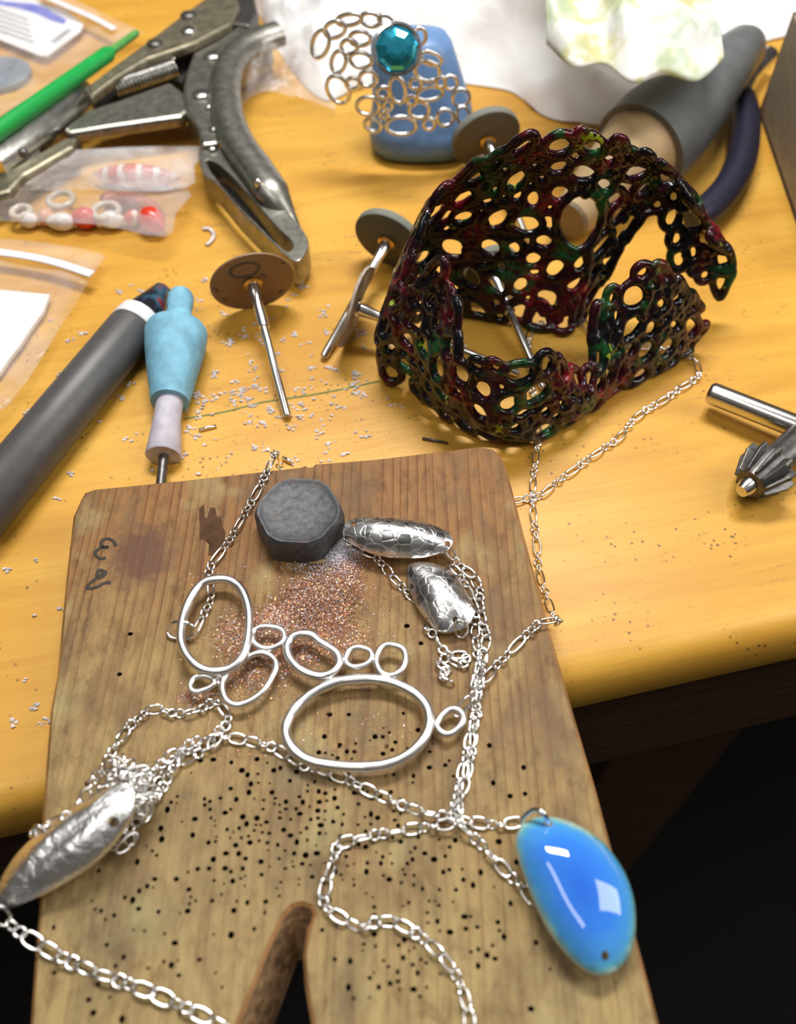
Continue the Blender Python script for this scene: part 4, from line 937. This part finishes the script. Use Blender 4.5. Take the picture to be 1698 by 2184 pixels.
for (u, v, r, lb) in ((130, 426, .0040, 'clear glass ring lying above the red beads'), (45, 452, .0030, 'small clear glass ring by the white end bead'), (226, 450, .0042, 'clear glass ring over the middle of the bead row')):
    mb = MB(); c0 = P(u, v, .0046); mb.tube([c0+V((math.cos(q)*r, math.sin(q)*r, 0)) for q in [2*math.pi*k/20 for k in range(20)]], .0011, 8, closed=True)
    tag(mb.build('glass_ring', 'bead_clear', None, V((c0.x, c0.y, 0))), lb, 'bead', 'clear glass rings')
mb = MB(); mb.tube(cr([P(*q, .0040) for q in ((215, 432), (250, 424), (290, 428), (325, 446), (338, 465))], False, 5), [.0012]+[.0026]*19+[.0014], 10)
tag(mb.build('bead_arc', 'bead_brown', None, P(290, 430, 0)), 'curved reddish-brown glass piece above the bead row', 'bead')
b3 = thing('zip_bag', P(90, 680, 0), 'clear zip bag beside the dark tool handle holding white paper', 'plastic bag')
sheet('bag_film', [(-60, 505), (60, 512), (215, 540), (205, 575), (120, 710), (20, 862), (-60, 900)], .0040, 'clear_plastic', b3)
strip('zip_seal', [(-40, 533), (50, 545), (120, 560), (196, 585)], .0054, .0017, 'zip_plastic', b3)
mb = MB(); mb.prism([P(u, v, .0026) for u, v in ((-60, 612), (106, 628), (92, 665), (66, 700), (44, 735), (20, 765), (0, 795), (-60, 840))], .0012)
tag(mb.build('white_paper', 'card_white', None, P(30, 690, 0), False), 'folded white paper inside the bag beside the dark tool handle', 'paper')
b4 = thing('crumpled_bag', P(580, 190, 0), 'crumpled clear plastic bag between the pliers and the white paper', 'plastic bag')
mb = MB(); n_ = 26; vs = []
for j in range(n_):
    for i in range(n_):
        u = 490+i/(n_-1)*215; v = 245-j/(n_-1)*150; q = P(u, v, 0); k = math.sin(math.pi*i/(n_-1))*math.sin(math.pi*min(1, .15+j/(n_-1)))
        q = q + V((noise.noise(q*70)*.004, 0, .002+.012*k + .010*abs(noise.noise(q*95))*k)); vs.append(q)
mb.add(vs, [(j*n_+i, j*n_+i+1, (j+1)*n_+i+1, (j+1)*n_+i) for j in range(n_-1) for i in range(n_-1)]); mb.build('bag_film', 'milky_plastic', b4, fix=False)

# ------------------------------------------------------------------ blue stand with the silver lace ring and its aqua stone
YF = P(900, 358, 0).y
bs = V((P(900, 358, 0).x, YF+.017, 0)); mb = MB(); n_ = 40; rings = []
for (h, a, b, oy, ox) in ((0, .0160, .0125, 0, 0), (.0015, .0182, .0150, -.001, 0), (.006, .0188, .0160, -.0012, 0), (.010, .0182, .0150, 0, 0), (.013, .0176, .0138, .001, .000), (.018, .0165, .0125, .002, -.001), (.026, .0150, .0110, .003, -.0025), (.033, .0138, .0095, .004, -.004), (.0355, .0120, .0080, .004, -.004), (.0365, .006, .004, .004, -.004)):
    rings.append([bs + V((ox + a*abs(math.cos(q))**.7*(1 if math.cos(q) > 0 else -1), oy + b*abs(math.sin(q))**.7*(1 if math.sin(q) > 0 else -1), h)) for q in [2*math.pi*k/n_ for k in range(n_)]])
for r_ in rings: mb.v += r_
mb.f = [(i*n_+k, i*n_+(k+1) % n_, (i+1)*n_+(k+1) % n_, (i+1)*n_+k) for i in range(len(rings)-1) for k in range(n_)] + [tuple(range(n_-1, -1, -1)), tuple((len(rings)-1)*n_+k for k in range(n_))]; mb.mi = [0]*len(mb.f)
tag(mb.build('blue_stand', 'blue_rubber', None, bs, auto=60), 'upright rounded blue rubber stand holding a silver lace ring', 'ring stand')
lr = thing('lace_ring', bs + V((0, -.01, .02)), 'silver lace cocktail ring of small loops with a round aqua stone', 'ring')
def loopE(cx, cy, rx, ry, rot, y, r=.00072):
    pts = []
    for k in range(16):
        q = 2*math.pi*k/16; x, yy = math.cos(q)*rx, math.sin(q)*ry; a = math.radians(rot)
        pts.append(PY(*ZL(cx+x*math.cos(a)-yy*math.sin(a), cy+x*math.sin(a)+yy*math.cos(a)), y + .006*abs((cx+x-930)/420)**2 + .000006*max(0, 420-cy)))
    mb = MB(); mb.tube(pts, r, 8, closed=True); mb.build('wire_loop', 'satin_silver', lr)
yl = YF-.0008
for e in ((580, 345, 40, 62, 10), (578, 500, 58, 82, -28), (745, 590, 66, 50, 0), (910, 500, 44, 74, -12), (772, 697, 48, 36, 15), (930, 700, 84, 50, 0), (1030, 612, 56, 46, 0), (1085, 690, 32, 32, 0), (1175, 655, 46, 46, 0), (1262, 545, 46, 50, 30), (1272, 640, 34, 46, 0), (1206, 460, 36, 38, 0),
          (1075, 395, 70, 55, 15), (1090, 520, 74, 38, -10), (856, 585, 24, 26, 0), (745, 440, 50, 44, 0), (705, 335, 62, 42, 10), (835, 640, 22, 18, 0), (480, 245, 46, 80, 15), (1095, 325, 62, 34, 20), (660, 465, 38, 30, 0), (830, 515, 34, 30, 0), (990, 560, 26, 26, 0), (560, 165, 60, 45, -20), (640, 110, 70, 32, -8), (760, 110, 56, 38, 12), (850, 120, 50, 30, 30),
          (1030, 205, 36, 50, 10), (640, 260, 46, 40, 0), (1010, 465, 34, 30, 0), (700, 215, 60, 40, 0), (1150, 455, 26, 30, 0)):
    loopE(*e, yl)
gn = V((.02, -.80, .60)).normalized(); gc = PY(*ZL(905, 275), YF-.004); gx = V((1, 0, 0))
R = .0068
mb = MB(); mb.lathe([(R*.5, -R*.9), (R*.9, -R*.55), (R*1.12, -R*.1), (R*1.14, R*.10), (R*1.02, R*.12), (R*1.0, -R*.08)], gc, gn, 36); mb.build('bezel', 'silver', lr, auto=40)
mb = MB(); mb.lathe([(0, -R*.60), (R*.45, -R*.3), (R*.98, 0), (R*.99, R*.05), (R*.78, R*.26), (R*.50, R*.42), (R*.30, R*.46), (0, R*.46)], gc, gn, 9); gm = mb.build('stone', 'aqua_gem', lr, smooth=False)

# ------------------------------------------------------------------ white crumpled paper and printed bag at the back
def crumple(name, front, back, hts, mat, label, cat, seed, amp=.013, nx=110, ny=60, fr=30, z0=.001):
    mb = MB(); fp = cr([P(u, v, z0) for u, v in front], False, 10); vs = []
    def at(path, s):
        q = s*(len(path)-1); i = min(int(q), len(path)-2); return path[i].lerp(path[i+1], q-i)
    for j in range(ny):
        tt = j/(ny-1)
        for i in range(nx):
            s = i/(nx-1); p = at(fp, s); h = hts[0] + (hts[1]-hts[0])*s
            z = h*(1-(1-min(1, tt*1.7))**2.2)*(.75+.25*math.sin(s*9+seed)); y = back*tt**1.15
            q = p + V((0, y, z)); k = min(1, tt*4+.1)
            w1 = noise.ridged_multi_fractal(V((q.x*fr, q.y*fr, q.z*fr+seed)), .9, 2.1, 4, .9, 2.0)-1.0
            w2 = noise.noise(V((q.x*fr*.6, q.y*fr*.6, seed*2.3)))
            q = q + V((w2*amp*.5, -w2*amp*.7, (w1*1.0+w2*.8)*amp))*k
            if q.z < .0006: q.z = .0006
            vs.append(q)
    mb.add(vs, [(j*nx+i, j*nx+i+1, (j+1)*nx+i+1, (j+1)*nx+i) for j in range(ny-1) for i in range(nx-1)])
    b = fp[len(fp)//2]; o = mb.build(name, mat, None, V((b.x, b.y, 0)), fix=False)
    if mat != 'paper_white': md = o.modifiers.new('thickness', 'SOLIDIFY'); md.thickness = .0003
    return tag(o, label, cat)
crumple('tissue_paper', [(548, 20), (575, 70), (605, 120), (650, 180), (700, 212), (760, 190), (880, 165), (1000, 178), (1080, 190), (1110, 205), (1150, 240), (1230, 262), (1330, 262), (1385, 205), (1430, 178), (1490, 148), (1545, 118)], .26, (.060, .050), 'paper_white', 'crumpled white tissue paper heaped behind the black cuff', 'paper', 3.7, .016, 140, 90, 25)
crumple('printed_bag', [(1165, 95), (1220, 140), (1290, 132), (1350, 175), (1420, 160), (1490, 170), (1545, 120)], .2, (.030, .022), 'printed_bag', 'white plastic bag with yellow and green print on the tissue paper', 'plastic bag', 8.1, .006, z0=.040)
crumple('white_wrapper', [(1540, 100), (1600, 96), (1660, 80), (1760, 60)], .25, (.03, .03), 'paper_white', 'smooth white wrapper lying behind the cardboard box', 'wrapper', 1.3, .004)

# ------------------------------------------------------------------ wooden stick, dark handle, box
s0, s1 = P(1213, 470, .0085), P(1620, 70, .0210); ax = (s1-s0).normalized(); L = (s1-s0).length
ws = thing('ring_mandrel', V((s0.x, s0.y, 0)).lerp(V((s1.x, s1.y, 0)), .4), 'tapered tan wooden ring stick with a grey sleeve behind the black cuff', 'ring stick')
ls = (P(1400, 330, .014)-s0).dot(ax)
mb = MB(); mb.lathe([(.0060, -.0003), (.0066, .0004), (.0068, .0012)], s0, ax, 30); mb.build('end_face', 'tan_end', ws, auto=40)
mb = MB(); mb.lathe([(.0068, .0010), (.0150, ls+.004)], s0, ax, 36); mb.build('tapered_rod', 'tan_wood', ws, auto=40)
mb = MB(); mb.lathe([(.0150, ls), (.0164, ls), (.0168, ls+.012), (.0150, ls+.028), (.0105, ls+.055), (.0080, ls+.072), (.006, ls+.076)], s0, ax, 36); mb.build('grey_sleeve', 'grey_tape', ws, auto=40)
hn = thing('plier_handles', P(1560, 380, 0), 'dark navy rubber-coated curved plier handle beside the cardboard box', 'pliers')
mb = MB(); mb.tube(cr([P(u, v, .0060) for u, v in ((1478, 468), (1510, 448), (1550, 405), (1578, 350), (1590, 290), (1588, 240), (1580, 205))], False, 6), [.0035]+[.0052]*34+[.0045]*2, 14); mb.build('coated_handle', 'navy_rubber', hn, auto=60)
mb = MB(); mb.tube(cr([P(u, v, .0065) for u, v in ((1580, 215), (1590, 180), (1610, 150), (1640, 120))], False, 5), .0040, 12); mb.build('steel_jaw', 'plier_bright', hn, auto=60)
e0, e1_ = P(1617, 240, 0), P(1712, 520, 0); d = (e0-e1_); d.z = 0; dn = d.normalized(); nr = V((dn.y, -dn.x, 0))
if nr.x < 0: nr = -nr
HB = .036; LB = .20; WB = .12; tw = .0022
bx = thing('cardboard_box', (e0+e1_)/2, 'open tan cardboard box at the right end of the bench', 'box')
A = e1_ - dn*.015; 
def wall(name, p, q, nin):
    mb = MB(); mb.prism([p+V((0, 0, HB)), q+V((0, 0, HB)), q+nin*tw+V((0, 0, HB)), p+nin*tw+V((0, 0, HB))], HB); o = mb.build(name, ['cardboard'], bx, smooth=False, bevel=.0006); return o
B_ = e0; C_ = B_ + nr*WB; D_ = A + nr*WB
wall('side_panel', A, B_, nr); wall('side_panel', B_, C_, -dn); wall('side_panel', C_, D_, -nr); wall('side_panel', D_, A, dn)
for p, q, nin in ((A, B_, nr), (B_, C_, -dn), (C_, D_, -nr), (D_, A, dn)):
    mb = MB(); mb.prism([p+V((0, 0, HB+.0006)), q+V((0, 0, HB+.0006)), q+nin*(tw+.0004)+V((0, 0, HB+.0006)), p+nin*(tw+.0004)+V((0, 0, HB+.0006))], .0012); mb.build('rim', 'cardboard_edge', bx, smooth=False, bevel=.0004)
mb = MB(); mb.prism([x+V((0, 0, .002)) for x in (A, B_, C_, D_)], .0018); mb.build('base_panel', 'box_inside_shade', bx, smooth=False)

for o in bpy.data.objects:
    if '_base' in o: del o['_base']
